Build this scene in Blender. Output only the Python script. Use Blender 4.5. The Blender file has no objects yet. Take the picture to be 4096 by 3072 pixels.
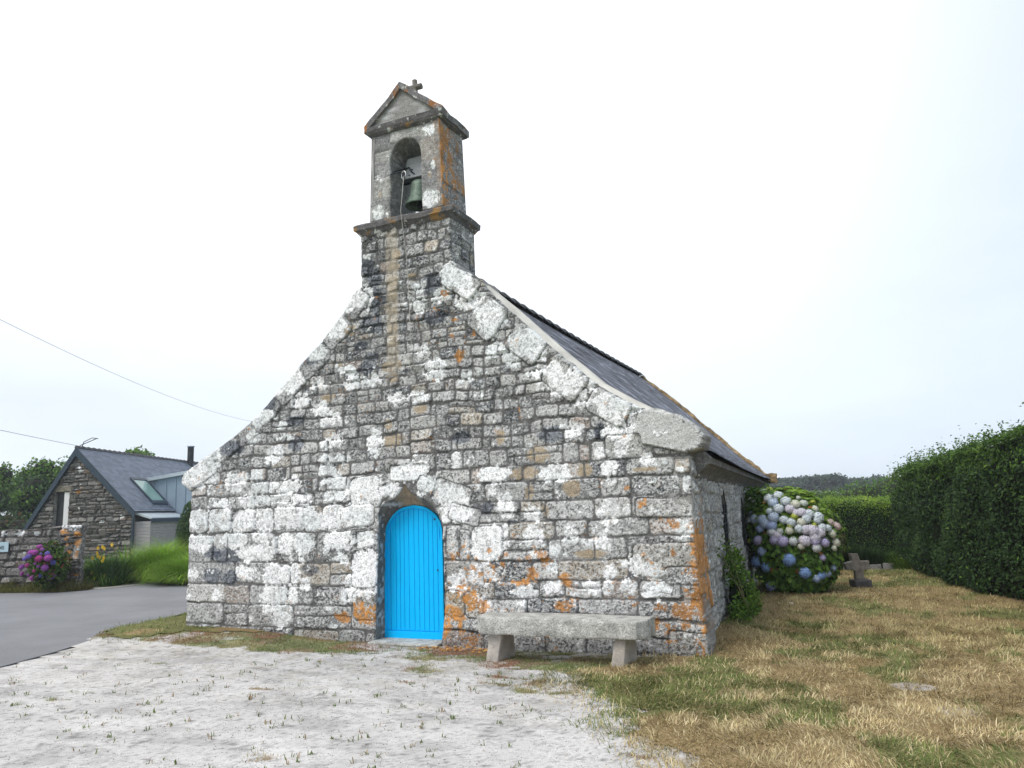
import bpy, math, random
import numpy as np
from mathutils import Vector, Matrix
rng = np.random.default_rng(7)
random.seed(7)
sc = bpy.context.scene
C = sc.collection
R = math.radians

# ------------------------------------------------------------------ camera
cam_d = bpy.data.cameras.new('camera'); cam = bpy.data.objects.new('camera', cam_d); C.objects.link(cam)
r_ = Vector((0.90997333, 0.4131451, -0.03549165)); u_ = Vector((0.10083593, -0.1374477, 0.985363)); w_ = Vector((-0.40221965, 0.90023289, 0.16673361))
M = Matrix(((r_.x, u_.x, -w_.x, 5.8775), (r_.y, u_.y, -w_.y, -9.1573), (r_.z, u_.z, -w_.z, 1.7944), (0, 0, 0, 1)))
cam.matrix_world = M
cam_d.sensor_width = 36; cam_d.lens = 26.04; cam_d.clip_end = 3000; cam_d.clip_start = 0.05
sc.camera = cam

# ------------------------------------------------------------------ world, sun, exposure
SUN_EL, SUN_AZ = R(52), R(205)          # azimuth measured clockwise from +y: the sun stands behind and left of the camera
wd = bpy.data.worlds.new('World'); sc.world = wd; wd.use_nodes = True
nt = wd.node_tree; nt.nodes.clear(); N = nt.nodes.new; L = nt.links.new
out = N('ShaderNodeOutputWorld'); bg = N('ShaderNodeBackground')
sky = N('ShaderNodeTexSky'); sky.sky_type = 'NISHITA'; sky.sun_disc = False
sky.sun_elevation = SUN_EL; sky.sun_rotation = SUN_AZ; sky.dust_density = 2.0
tc = N('ShaderNodeTexCoord'); sep = N('ShaderNodeSeparateXYZ'); L(tc.outputs['Generated'], sep.inputs[0])
mapn = N('ShaderNodeMapping'); mapn.inputs['Scale'].default_value = (1, 1, 3.2); L(tc.outputs['Generated'], mapn.inputs[0])
nz = N('ShaderNodeTexNoise'); nz.inputs['Scale'].default_value = 1.7; nz.inputs['Detail'].default_value = 5; nz.inputs['Roughness'].default_value = 0.5
L(mapn.outputs[0], nz.inputs['Vector'])
# overcast layer: brighter overhead, thinner and bluer low down
rmp = N('ShaderNodeValToRGB'); L(sep.outputs['Z'], rmp.inputs[0])
e = rmp.color_ramp.elements
e[0].position = 0.0; e[0].color = (8.4, 9.3, 10.2, 1)
e[1].position = 0.16; e[1].color = (8.8, 9.5, 10.2, 1)
x = e.new(0.36); x.color = (11.5, 11.8, 12.2, 1)
x = e.new(0.60); x.color = (14.5, 14.4, 14.2, 1)
x = e.new(1.0); x.color = (19, 18.8, 18.5, 1)
cm = N('ShaderNodeMix'); cm.data_type = 'RGBA'; cm.blend_type = 'MULTIPLY'; cm.inputs[0].default_value = 1
cr2 = N('ShaderNodeValToRGB'); L(nz.outputs['Fac'], cr2.inputs[0])
cr2.color_ramp.elements[0].position = 0.32; cr2.color_ramp.elements[0].color = (0.90, 0.92, 0.95, 1)
cr2.color_ramp.elements[1].position = 0.66; cr2.color_ramp.elements[1].color = (1.16, 1.15, 1.14, 1)
ad = N('ShaderNodeMath'); ad.operation = 'MULTIPLY_ADD'; L(nz.outputs['Fac'], ad.inputs[0]); ad.inputs[1].default_value = 0.55; L(sep.outputs['X'], ad.inputs[2])
mrx = N('ShaderNodeMapRange'); mrx.interpolation_type = 'SMOOTHSTEP'; L(ad.outputs[0], mrx.inputs[0]); mrx.inputs[1].default_value = 0.06; mrx.inputs[2].default_value = 0.62
mlt = N('ShaderNodeMix'); mlt.data_type = 'RGBA'; L(mrx.outputs[0], mlt.inputs[0]); L(rmp.outputs[0], mlt.inputs[6]); mlt.inputs[7].default_value = (7.5, 8.5, 9.7, 1)
L(mlt.outputs[2], cm.inputs[6]); L(cr2.outputs[0], cm.inputs[7])
mx = N('ShaderNodeMix'); mx.data_type = 'RGBA'; mx.inputs[0].default_value = 0.93
L(sky.outputs[0], mx.inputs[6]); L(cm.outputs[2], mx.inputs[7]); L(mx.outputs[2], bg.inputs['Color'])
bg.inputs['Strength'].default_value = 0.1; L(bg.outputs[0], out.inputs[0])
sd = bpy.data.lights.new('sun', 'SUN'); sun = bpy.data.objects.new('sun', sd); C.objects.link(sun)
sd.energy = 1.9; sd.angle = R(24); sd.color = (1.0, 0.97, 0.93)
sdir = Vector((math.sin(SUN_AZ) * math.cos(SUN_EL), math.cos(SUN_AZ) * math.cos(SUN_EL), math.sin(SUN_EL)))
sun.rotation_euler = sdir.to_track_quat('Z', 'Y').to_euler()
vs = sc.view_settings; vs.view_transform = 'Standard'; vs.look = 'None'; vs.gamma = 1; vs.exposure = 0.08; vs.use_curve_mapping = False

# ------------------------------------------------------------------ helpers: tagging
def tag(o, label=None, cat=None, group=None, kind=None):
    if label: o['label'] = label
    if cat: o['category'] = cat
    if group: o['group'] = group
    if kind: o['kind'] = kind
    return o
def thing(name, loc, label, cat, group=None):
    o = bpy.data.objects.new(name, None); C.objects.link(o); o.location = loc; o.empty_display_size = 0.1
    return tag(o, label, cat, group)
def link(name, me, mat=None, parent=None):
    o = bpy.data.objects.new(name, me); C.objects.link(o)
    if mat is not None and len(me.materials) == 0: me.materials.append(mat)
    if parent is not None:
        o.parent = parent
        p = Vector((0, 0, 0)); q = parent
        if True:
            while q is not None: p += Vector(q.location); q = q.parent
        o.location = -p                      # meshes are written in world coordinates
    return o
def npmesh(name, V, F3=None, F4=None, col=None, smooth=False):
    me = bpy.data.meshes.new(name); V = np.asarray(V, np.float32)
    nf3 = 0 if F3 is None else len(F3); nf4 = 0 if F4 is None else len(F4)
    me.vertices.add(len(V)); me.vertices.foreach_set('co', V.ravel())
    idx = []; st = []; n = 0
    if nf4: idx.append(np.asarray(F4, np.int32).ravel()); st.append(np.arange(nf4) * 4)
    if nf3: idx.append(np.asarray(F3, np.int32).ravel()); st.append(nf4 * 4 + np.arange(nf3) * 3)
    idx = np.concatenate(idx); st = np.concatenate(st).astype(np.int32)
    me.loops.add(len(idx)); me.loops.foreach_set('vertex_index', idx)
    me.polygons.add(nf3 + nf4); me.polygons.foreach_set('loop_start', st)
    me.update(calc_edges=True); me.validate(verbose=False)
    if col is not None:
        a = me.color_attributes.new('Col', 'FLOAT_COLOR', 'POINT')
        c4 = np.ones((len(V), 4), np.float32); c4[:, :3] = col; a.data.foreach_set('color', c4.ravel())
    if smooth: me.polygons.foreach_set('use_smooth', np.ones(len(me.polygons), bool))
    me.update(); return me
class MB:
    """collects simple solids into one mesh"""
    def __init__(s): s.V = []; s.F = []
    def add(s, vs, fs):
        b = len(s.V); s.V += [tuple(map(float, v)) for v in vs]; s.F += [tuple(b + i for i in f) for f in fs]; return s
    def box(s, o, a, b, c):
        """corner o and three edge vectors"""
        o, a, b, c = map(lambda t: np.array(t, float), (o, a, b, c))
        vs = [o, o + a, o + a + b, o + b, o + c, o + a + c, o + a + b + c, o + b + c]
        return s.add(vs, [(0, 3, 2, 1), (4, 5, 6, 7), (0, 1, 5, 4), (1, 2, 6, 5), (2, 3, 7, 6), (3, 0, 4, 7)])
    def abox(s, x0, x1, y0, y1, z0, z1): return s.box((x0, y0, z0), (x1 - x0, 0, 0), (0, y1 - y0, 0), (0, 0, z1 - z0))
    def tube(s, pts, r, n=8, cap=True):
        pts = [Vector(p) for p in pts]; rr = r if isinstance(r, (list, tuple)) else [r] * len(pts); b = len(s.V)
        for i, p in enumerate(pts):
            t = (pts[min(i + 1, len(pts) - 1)] - pts[max(i - 1, 0)]).normalized()
            a = t.cross(Vector((0.13, 0.31, 1)) if abs(t.z) < 0.9 else Vector((1, 0.2, 0))).normalized(); c = t.cross(a)
            for k in range(n):
                an = 2 * math.pi * k / n; s.V.append(tuple(p + (a * math.cos(an) + c * math.sin(an)) * rr[i]))
        for i in range(len(pts) - 1):
            for k in range(n): s.F.append((b + i * n + k, b + i * n + (k + 1) % n, b + (i + 1) * n + (k + 1) % n, b + (i + 1) * n + k))
        if cap:
            s.F.append(tuple(b + k for k in range(n))[::-1]); s.F.append(tuple(b + (len(pts) - 1) * n + k for k in range(n)))
        return s
    def lathe(s, c, prof, n=28):
        b = len(s.V)
        for r, z in prof:
            for k in range(n):
                an = 2 * math.pi * k / n; s.V.append((c[0] + r * math.cos(an), c[1] + r * math.sin(an), c[2] + z))
        for i in range(len(prof) - 1):
            for k in range(n): s.F.append((b + i * n + k, b + i * n + (k + 1) % n, b + (i + 1) * n + (k + 1) % n, b + (i + 1) * n + k))
        return s
    def prism(s, poly, vec):
        """extrude a 3-D polygon by vec"""
        n = len(poly); vs = [tuple(p) for p in poly] + [tuple(np.array(p, float) + np.array(vec, float)) for p in poly]
        fs = [tuple(range(n))[::-1], tuple(range(n, 2 * n))] + [(i, (i + 1) % n, n + (i + 1) % n, n + i) for i in range(n)]
        return s.add(vs, fs)
    def build(s, name, mat, parent=None, smooth=False, bevel=0, sub=0, rough=0):
        me = bpy.data.meshes.new(name); me.from_pydata(s.V, [], s.F); me.validate(); me.update()
        import bmesh
        bm = bmesh.new(); bm.from_mesh(me)
        if bevel: bmesh.ops.bevel(bm, geom=[e for e in bm.edges], offset=bevel, segments=2, affect='EDGES', profile=0.6)
        if sub:
            bmesh.ops.triangulate(bm, faces=bm.faces) if False else None
            bmesh.ops.subdivide_edges(bm, edges=bm.edges, cuts=sub, use_grid_fill=True)
        if rough:
            for v in bm.verts:
                c = v.co; q = Vector((c.x, c.y, c.z))
                from mathutils import noise
                v.co = c + noise.noise_vector(q * 4.0) * rough + noise.noise_vector(q * 13.0) * rough * 0.45
        bmesh.ops.recalc_face_normals(bm, faces=bm.faces)
        bm.to_mesh(me); bm.free()
        if smooth: me.polygons.foreach_set('use_smooth', np.ones(len(me.polygons), bool))
        return link(name, me, mat, parent)

# ------------------------------------------------------------------ helpers: numpy noise
def vnoise(x, y, s, seed=0):
    """smooth value noise, 0..1, cell size s"""
    x = np.asarray(x) / s + 1000.37; y = np.asarray(y) / s + 1000.71
    xi = np.floor(x).astype(np.int64); yi = np.floor(y).astype(np.int64); fx = x - xi; fy = y - yi
    fx = fx * fx * (3 - 2 * fx); fy = fy * fy * (3 - 2 * fy)
    def h(a, b):
        n = (a * 374761393 + b * 668265263 + seed * 982451653) & 0xFFFFFFFF
        n = ((n ^ (n >> 13)) * 1274126177) & 0xFFFFFFFF
        return ((n ^ (n >> 16)) & 0xFFFF) / 65535.0
    return (h(xi, yi) * (1 - fx) + h(xi + 1, yi) * fx) * (1 - fy) + (h(xi, yi + 1) * (1 - fx) + h(xi + 1, yi + 1) * fx) * fy
def fbm(x, y, s, seed=0, o=4, g=0.5):
    t = 0; a = 1; tot = 0
    for i in range(o): t = t + a * vnoise(x, y, s / 2 ** i, seed + i * 17); tot += a; a *= g
    return t / tot
def sstep(a, b, x): t = np.clip((x - a) / (b - a), 0, 1); return t * t * (3 - 2 * t)
def polysd(U, V, poly):
    """signed distance to a polygon, positive inside"""
    P = np.array(poly, float); n = len(P); d = np.full(U.shape, 1e9); ins = np.zeros(U.shape, bool)
    for i in range(n):
        a = P[i]; b = P[(i + 1) % n]; ex, ey = b - a; l2 = ex * ex + ey * ey
        t = np.clip(((U - a[0]) * ex + (V - a[1]) * ey) / l2, 0, 1)
        d = np.minimum(d, np.hypot(U - a[0] - t * ex, V - a[1] - t * ey))
        c = ((a[1] > V) != (b[1] > V)); 
        with np.errstate(all='ignore'): xx = (b[0] - a[0]) * (V - a[1]) / (b[1] - a[1] if b[1] != a[1] else 1e-9) + a[0]
        ins ^= c & (U < xx)
    return np.where(ins, d, -d)

# ------------------------------------------------------------------ materials
def pmat(name, rgb, rough=0.8, metal=0.0, var=0.25, vscale=3.0, fine=0.0, fscale=60.0, bump=0.0, bscale=40.0, attr=False, transl=0.0, spec=0.3, stretch=None, wave=None):
    m = bpy.data.materials.new(name); m.use_nodes = True; t = m.node_tree; t.nodes.clear(); N = t.nodes.new; L = t.links.new
    o = N('ShaderNodeOutputMaterial'); b = N('ShaderNodeBsdfPrincipled'); L(b.outputs[0], o.inputs[0])
    b.inputs['Roughness'].default_value = rough; b.inputs['Metallic'].default_value = metal
    b.inputs['Specular IOR Level'].default_value = spec
    tc = N('ShaderNodeTexCoord'); vec = tc.outputs['Object']
    if stretch:
        mp = N('ShaderNodeMapping'); mp.inputs['Scale'].default_value = stretch; L(vec, mp.inputs[0]); vec = mp.outputs[0]
    if attr:
        a = N('ShaderNodeVertexColor'); a.layer_name = 'Col'; base = a.outputs[0]
    else:
        a = N('ShaderNodeRGB'); a.outputs[0].default_value = (*rgb, 1); base = a.outputs[0]
    def mod(base, sc_, amt, det):
        n = N('ShaderNodeTexNoise'); n.inputs['Scale'].default_value = sc_; n.inputs['Detail'].default_value = det; n.inputs['Roughness'].default_value = 0.6; L(vec, n.inputs['Vector'])
        mr = N('ShaderNodeMapRange'); mr.inputs[1].default_value = 0.3; mr.inputs[2].default_value = 0.7; mr.inputs[3].default_value = 1 - amt; mr.inputs[4].default_value = 1 + amt; mr.clamp = True
        L(n.outputs['Fac'], mr.inputs[0])
        x = N('ShaderNodeMix'); x.data_type = 'RGBA'; x.blend_type = 'MULTIPLY'; x.inputs[0].default_value = 1
        L(base, x.inputs[6]); L(mr.outputs[0], x.inputs[7]); return x.outputs[2]
    if var: base = mod(base, vscale, var, 4)
    if fine: base = mod(base, fscale, fine, 3)
    L(base, b.inputs['Base Color'])
    if bump:
        n = N('ShaderNodeTexNoise'); n.inputs['Scale'].default_value = bscale; n.inputs['Detail'].default_value = 5; L(vec, n.inputs['Vector'])
        bp = N('ShaderNodeBump'); bp.inputs['Strength'].default_value = bump; bp.inputs['Distance'].default_value = 0.01; L(n.outputs['Fac'], bp.inputs['Height']); L(bp.outputs[0], b.inputs['Normal'])
    if transl:
        tr = N('ShaderNodeBsdfTranslucent'); L(base, tr.inputs[0]); ms = N('ShaderNodeMixShader'); ms.inputs[0].default_value = transl
        L(b.outputs[0], ms.inputs[1]); L(tr.outputs[0], ms.inputs[2]); L(ms.outputs[0], o.inputs[0])
    return m
MT = {}
MT['stone'] = pmat('lichen_granite', (0, 0, 0), 0.92, var=0.12, vscale=5, fine=0.55, fscale=95, bump=1.0, bscale=90, attr=True, spec=0.15)
MT['ground'] = pmat('earth', (0, 0, 0), 0.95, var=0.10, vscale=2, fine=0.34, fscale=120, bump=0.25, bscale=170, attr=True, spec=0.1)
MT['leaf'] = pmat('leaf', (0, 0, 0), 0.6, var=0.15, vscale=9, attr=True, transl=0.3, spec=0.15)
MT['petal'] = pmat('petal', (0, 0, 0), 0.75, var=0.06, vscale=30, attr=True, transl=0.2, spec=0.1)
MT['grass'] = pmat('grass_blade', (0, 0, 0), 0.8, var=0.1, vscale=4, attr=True, transl=0.25, spec=0.1)
MT['benchstone'] = pmat('bench_granite', (0.40, 0.395, 0.37), 0.9, var=0.38, vscale=8, fine=0.55, fscale=75, bump=1.0, bscale=55, spec=0.15)
MT['legstone'] = pmat('warm_granite', (0.42, 0.385, 0.345), 0.9, var=0.2, vscale=9, fine=0.25, fscale=120, bump=0.7, bscale=60, spec=0.15)
MT['capstone'] = pmat('dark_granite', (0.17, 0.165, 0.16), 0.9, var=0.45, vscale=9, fine=0.5, fscale=70, bump=1.0, bscale=60, spec=0.15)
MT['crossstone'] = pmat('cross_granite', (0.185, 0.17, 0.15), 0.9, var=0.35, vscale=12, fine=0.3, fscale=90, bump=0.8, bscale=60, spec=0.15)
MT['render'] = pmat('lime_mortar', (0.58, 0.555, 0.50), 0.9, var=0.2, vscale=3, fine=0.1, fscale=60, bump=0.3, spec=0.15)
MT['door'] = pmat('blue_paint', (0.0, 0.47, 0.92), 0.5, var=0.05, vscale=3, fine=0.04, fscale=40, bump=0.12, bscale=30, spec=0.15, stretch=(1, 1, 0.15))
MT['doordark'] = pmat('blue_paint_worn', (0.0, 0.30, 0.66), 0.55, var=0.08, vscale=6, spec=0.35)
MT['iron'] = pmat('iron', (0.03, 0.035, 0.04), 0.6, metal=0.3, var=0.2)
MT['steel'] = pmat('steel', (0.6, 0.6, 0.6), 0.35, metal=0.9, var=0.1)
MT['rope'] = pmat('rope', (0.46, 0.44, 0.41), 0.9, var=0.1)
MT['bronze'] = pmat('bronze_verdigris', (0.14, 0.19, 0.15), 0.55, metal=0.2, var=0.55, vscale=7, fine=0.2, fscale=30)
MT['yoke'] = pmat('weathered_oak', (0.36, 0.37, 0.39), 0.85, var=0.2, vscale=5, fine=0.25, fscale=30, stretch=(1, 1, 6))
MT['dark'] = pmat('dark_wood', (0.035, 0.026, 0.025), 0.8, var=0.3, vscale=8)
MT['slate'] = None

# ------------------------------------------------------------------ stonework in relief
class Panel:
    """a height field of coursed stones over a (u, v) wall plane, with its real colours: stone, mortar, lichen"""
    def __init__(s, u0, u1, v0, v1, step, seed=1):
        s.nu = int(round((u1 - u0) / step)) + 1; s.nv = int(round((v1 - v0) / step)) + 1; s.step = step; s.seed = seed
        u = np.linspace(u0, u1, s.nu); v = np.linspace(v0, v1, s.nv); s.u0, s.v0 = u0, v0; s.u1, s.v1 = u1, v1
        s.U, s.V = np.meshgrid(u, v)                      # rows = v
        w = 0.018
        s.Uw = s.U + (fbm(s.U, s.V, 0.16, seed + 1, 3) - .5) * w * 2.2; s.Vw = s.V + (fbm(s.U, s.V, 0.16, seed + 2, 3) - .5) * w * 2.2 + (vnoise(s.U, s.V, .9, seed + 3) - .5) * .05
        s.D = np.full(s.U.shape, -0.05); s.T = np.zeros(s.U.shape + (3,)); s.O = np.zeros(s.U.shape); s.Q = np.zeros(s.U.shape); s.phi = np.full(s.U.shape, 1e3)
        s.rng = np.random.default_rng(seed)
        s.pal = [((.22, .22, .22), 4), ((.31, .31, .305), 5), ((.41, .405, .40), 5), ((.48, .47, .45), 3), ((.42, .37, .31), 1.5), ((.42, .35, .31), .8), ((.15, .155, .165), 2)]
    def win(s, u, v, r):
        a = max(0, int((u - r - s.u0) / s.step)); b = min(s.nu, int((u + r - s.u0) / s.step) + 2); c = max(0, int((v - r - s.v0) / s.step)); d = min(s.nv, int((v + r - s.v0) / s.step) + 2)
        return (slice(c, d), slice(a, b)) if b > a and d > c else None
    def tone(s):
        w = np.array([p[1] for p in s.pal], float); c = np.array(s.pal[s.rng.choice(len(s.pal), p=w / w.sum())][0]); return c * s.rng.uniform(.85, 1.18)
    def stone(s, cu, cv, hu, hv, ang=0, round_=None, tone=None, over=False, gap=.012, lift=None):
        W = s.win(cu, cv, math.hypot(hu, hv) + .06)
        if W is None: return
        ca, sa = math.cos(ang), math.sin(ang); du = s.Uw[W] - cu; dv = s.Vw[W] - cv
        x = du * ca + dv * sa; y = -du * sa + dv * ca
        r = min(hu, hv) * .45 if round_ is None else round_
        r = min(r, hu, hv); qx = np.abs(x) - hu + r; qy = np.abs(y) - hv + r
        d = -(np.hypot(np.maximum(qx, 0), np.maximum(qy, 0)) + np.minimum(np.maximum(qx, qy), 0) - r)
        t = s.tone() if tone is None else np.array(tone)
        lift = s.rng.uniform(-.008, .012) if lift is None else lift
        tilt = s.rng.normal(0, .012, 2)
        if over:
            k = d > -gap; s.D[W] = np.where(k, d, s.D[W])
        else: k = d > s.D[W]; s.D[W] = np.where(k, d, s.D[W])
        s.Q[W] = np.where(k, s.rng.normal(0, 1), s.Q[W]); s.T[W] = np.where(k[..., None], t, s.T[W]); s.O[W] = np.where(k, lift + tilt[0] * x / max(hu, .05) + tilt[1] * y / max(hv, .05), s.O[W])
    def courses(s, rows, u0, u1, wmin, wmax, gap=.012, skip=None, wob=.0):
        for i in range(len(rows) - 1):
            z0, z1 = rows[i], rows[i + 1]; h = z1 - z0; u = u0 - s.rng.uniform(0, wmin * .3) * 0
            while u < u1 - .05:
                w = s.rng.uniform(wmin, wmax) * (0.75 + h * 1.2)
                if s.rng.random() < .14: w *= .45
                if u1 - (u + w) < wmin * .5: w = u1 - u
                w = min(w, u1 - u)
                if s.rng.random() < (.10 if h < .22 else .24) and w > h * .9:
                    f = s.rng.uniform(.4, .6)
                    s.stone(u + w / 2, z0 + h * f / 2, w / 2 - gap, h * f / 2 - gap * .8, s.rng.normal(0, .01)); s.stone(u + w / 2, z0 + h * (1 + f) / 2, w / 2 - gap, h * (1 - f) / 2 - gap * .8, s.rng.normal(0, .01))
                else:
                    s.stone(u + w / 2, (z0 + z1) / 2 + s.rng.normal(0, .006), w / 2 - gap, h / 2 - gap * s.rng.uniform(.7, 1.5), s.rng.normal(0, .012))
                u += w
    def cut(s, poly, keep=True, noise=.012):
        d = polysd(s.U, s.V, poly); d = d if keep else -d
        s.phi = np.minimum(s.phi, d + (fbm(s.U, s.V, .12, s.seed + 50, 3) - .5) * 2 * noise)
    def rosettes(s, cu, cv, ru, rv, field, n=None, rmin=.02, rmax=.06, fill=True):
        n = n or max(3, int(ru * rv * 3.14 / .0022)); n = min(n, 90)
        if fill:
            W = s.win(cu, cv, max(ru, rv) + .05)
            if W is not None:
                q = np.hypot((s.U[W] - cu) / ru, (s.V[W] - cv) / rv); field[W] = np.maximum(field[W], np.minimum((1 - q) * min(ru, rv) / .05, .42))
        for _ in range(n):
            a = s.rng.uniform(0, 6.283); q = math.sqrt(s.rng.uniform(0.05, 1.15)); r = s.rng.uniform(rmin, rmax) * min(1, max(ru, rv) / .1)
            u, v = cu + ru * q * math.cos(a), cv + rv * q * math.sin(a)
            W = s.win(u, v, r * 1.6)
            if W is None: continue
            d = np.hypot(s.U[W] - u, s.V[W] - v); field[W] = np.maximum(field[W], (1 - d / r) * r / .05)
    def finish(s, blobs=(), density=.5, scatter=600, mortar=(.125, .122, .118), dens_fn=None, orange_fn=None, specks=1.0, relief=1.0, tint=None):
        U, V, S = s.U, s.V, s.seed
        n1 = fbm(U, V, .05, S + 5, 4, .6); n2 = fbm(U, V, .022, S + 6, 3, .7); n3 = fbm(U, V, .35, S + 7, 3); n4 = fbm(U * 1, V * 1.9, .03, S + 8, 3, .7)
        inside = sstep(-.004, .006, s.D)[..., None]
        mort = np.array(mortar) * (0.75 + .5 * n1[..., None])
        base = s.T * (0.40 + .80 * n1[..., None] + .40 * n2[..., None])
        # salt and pepper crust
        lo = dens_fn(U, V) if dens_fn else density
        sp = sstep(.505, .565, n4 + (lo - .5) * .15 + (n3 - .5) * .24 + s.Q * .034 - .012)
        base = base * (1 - .80 * sp[..., None] * specks) + np.array((.60, .60, .59)) * .80 * sp[..., None] * specks
        dk = sstep(.55, .62, n2 + (.5 - lo) * .08 + s.Q * .012); base = base * (1 - .74 * dk[..., None] * specks)
        sp2 = sstep(.62, .72, fbm(U, V, .03, S + 9, 3, .7) + (lo - .5) * .15); mort = mort * (1 - .35 * sp2[..., None]) + .35 * .45 * sp2[..., None]
        col = mort * (1 - inside) + base * inside
        Wf = np.full(U.shape, -1.0); Of = np.full(U.shape, -3.0)
        for k, u, v, ru, rv in blobs:
            if k == 'w': s.rosettes(u, v, ru, rv, Wf)
            elif k == 'o': s.rosettes(u, v, ru, rv, Of, rmin=.01, rmax=.04)
            elif k in 'dbg':
                W = s.win(u, v, max(ru, rv) * 1.5)
                if W is None: continue
                q = np.hypot((U[W] - u) / ru, (V[W] - v) / rv) + (n1[W] - .5) * .7; f = sstep(1.15, .75, q)[..., None]
                if k == 'd': col[W] *= 1 - f * np.array((.55, .52, .46))
                if k == 'b': col[W] = col[W] * (1 - f * .8 * inside[W]) + np.array((.42, .33, .22)) * (.55 + .8 * n2[W][..., None]) * f * .8 * inside[W]
                if k == 'g': col[W] = col[W] * (1 - f * .8) + np.array((.50, .50, .48)) * (.7 + .6 * n2[W][..., None]) * f * .8
        for _ in range(scatter):
            u = s.rng.uniform(s.u0, s.u1); v = s.rng.uniform(s.v0, s.v1); d = dens_fn(np.array(u), np.array(v)) if dens_fn else density
            if s.rng.random() > d: continue
            if s.rng.random() < .3:
                s.rosettes(u, v, s.rng.uniform(.03, .10), s.rng.uniform(.02, .06), Wf, fill=False, n=int(s.rng.uniform(3, 9)), rmin=.012, rmax=.035)
            else:
                r = s.rng.uniform(.012, .034); s.rosettes(u, v, r, r, Wf, fill=False, n=1, rmin=r, rmax=r)
        edge = (n2 - .5) * 1.5 + (n1 - .5) * 1.3
        wm = sstep(.0, .06, Wf + edge * .74 - .38 * (1 - inside[..., 0]) - .09 + s.Q * .035)
        wc = np.array((.90, .90, .90)) * (.84 + .26 * n1[..., None]) * (1 - .45 * sstep(.55, .68, fbm(U, V, .03, S + 21, 3, .7))[..., None])
        gre = sstep(.5, .75, vnoise(U, V, .5, S + 12))[..., None]; wc = wc * (1 - gre * np.array((.16, .14, .14)))
        col = col * (1 - wm[..., None]) + wc * wm[..., None]
        if orange_fn is not None: of = orange_fn(U, V); Of = np.maximum(Of, np.where(of < -.35, -3, of))
        om = sstep(.05, .30, Of + edge * .50 + (fbm(U, V, .035, S + 23, 3, .7) - .5) * 1.6)
        oc = np.array((.56, .25, .06)) * (.55 + .85 * n1[..., None]); oc = oc * (1 - .3 * gre) ; col = col * (1 - om[..., None] * .85) + oc * om[..., None] * .85
        if tint is not None: col = tint(U, V, col)
        hs = sstep(-.003, .018, s.D) * .012 + s.O * inside[..., 0]
        s.H = (hs + ((n1 - .5) * .008 + (n2 - .5) * .011 + (n3 - .5) * .008) * inside[..., 0] + (n1 - .5) * .006 + wm * .004 * (.5 + n1)) * relief
        s.col = np.clip(col, .012, .9)
    def build(s, name, fn, mat, parent=None, thick=.3, K=5, thin=None, skirt=None):
        """fn(U, V, H) -> x, y, z arrays, H positive outwards"""
        keep = s.phi > 0; U = s.U.copy(); V = s.V.copy()
        gv, gu = np.gradient(s.phi, s.step); g = np.hypot(gu, gv) + 1e-6
        near = np.abs(s.phi) < s.step * 1.05
        amt = np.where(near, s.phi, 0); amt = np.clip(amt, -s.step * .75, s.step * .75)
        quad = keep[:-1, :-1] & keep[1:, :-1] & keep[:-1, 1:] & keep[1:, 1:]
        used = np.zeros(keep.shape, bool)
        for a, b in ((0, 0), (1, 0), (0, 1), (1, 1)): used[a:keep.shape[0] - 1 + a, b:keep.shape[1] - 1 + b] |= quad
        idx = -np.ones(keep.shape, np.int64)
        # boundary vertices slide on to the outline
        cnt = np.zeros(keep.shape, int)
        for a, b in ((0, 0), (1, 0), (0, 1), (1, 1)): cnt[a:keep.shape[0] - 1 + a, b:keep.shape[1] - 1 + b] += quad
        bd = used & (cnt < 4) & (s.phi < s.step * 2); mv = np.clip(np.where(bd, s.phi, 0), 0, s.step * .9)
        U -= mv * gu / g; V -= mv * gv / g
        H = s.H.copy(); H = np.where(bd, H * .6 - .006, H)
        n = used.sum(); idx[used] = np.arange(n)
        X, Y, Z = fn(U, V, H); P = np.stack([X[used], Y[used], Z[used]], 1)
        q = np.stack([idx[:-1, :-1][quad], idx[:-1, 1:][quad], idx[1:, 1:][quad], idx[1:, :-1][quad]], 1)
        col = s.col[used]
        # sides: boundary edges pushed back
        e = np.concatenate([q[:, [0, 1]], q[:, [1, 2]], q[:, [2, 3]], q[:, [3, 0]]]); key = np.sort(e, 1); kk = key[:, 0] * (n + 1) + key[:, 1]
        un, inv, ct = np.unique(kk, return_inverse=True, return_counts=True); be = e[ct[inv] == 1]
        bv = np.unique(be)
        cols = [col]; Ps = [P]; base = n; prev = np.arange(n)
        Uu = U[used]; Vu = V[used]; Hu = H[used]
        faces = [q]
        for k in range(1, K + 1):
            dep = thick * (k / K) ** 1.3 * np.ones(len(bv))
            if thin is not None: dep = np.where(thin(Uu[bv], Vu[bv]), .03 * k / K, dep)
            j = (fbm(Uu[bv] * 3 + k * .31, Vu[bv] * 3 + k * .77, .3, s.seed + 70, 3) - .5) * .03 * (k < K)
            x, y, z = fn(Uu[bv] + j, Vu[bv] + j, Hu[bv] - dep); Ps.append(np.stack([x, y, z], 1))
            arc = Uu[bv] + Vu[bv] * 1.3; nz1 = fbm(arc, dep, .10, s.seed + 60, 4, .65)[:, None]; sk = np.array(skirt if skirt is not None else (.26, .25, .235)); m2 = min(1, k / 2) * .85; lt = sstep(.57, .63, fbm(arc + 3, dep, .05, s.seed + 62, 3, .7))[:, None] * .5
            cc = np.clip(col[bv] * (1 - m2) + (sk * (.4 + 1.2 * nz1) * (1 - lt) + .55 * lt) * m2, 0, .9); cols.append(cc)
            cur = -np.ones(n, np.int64); cur[bv] = base + np.arange(len(bv))
            p = prev; faces.append(np.stack([p[be[:, 1]], p[be[:, 0]], cur[be[:, 0]], cur[be[:, 1]]], 1)); prev = cur; base += len(bv)
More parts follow.
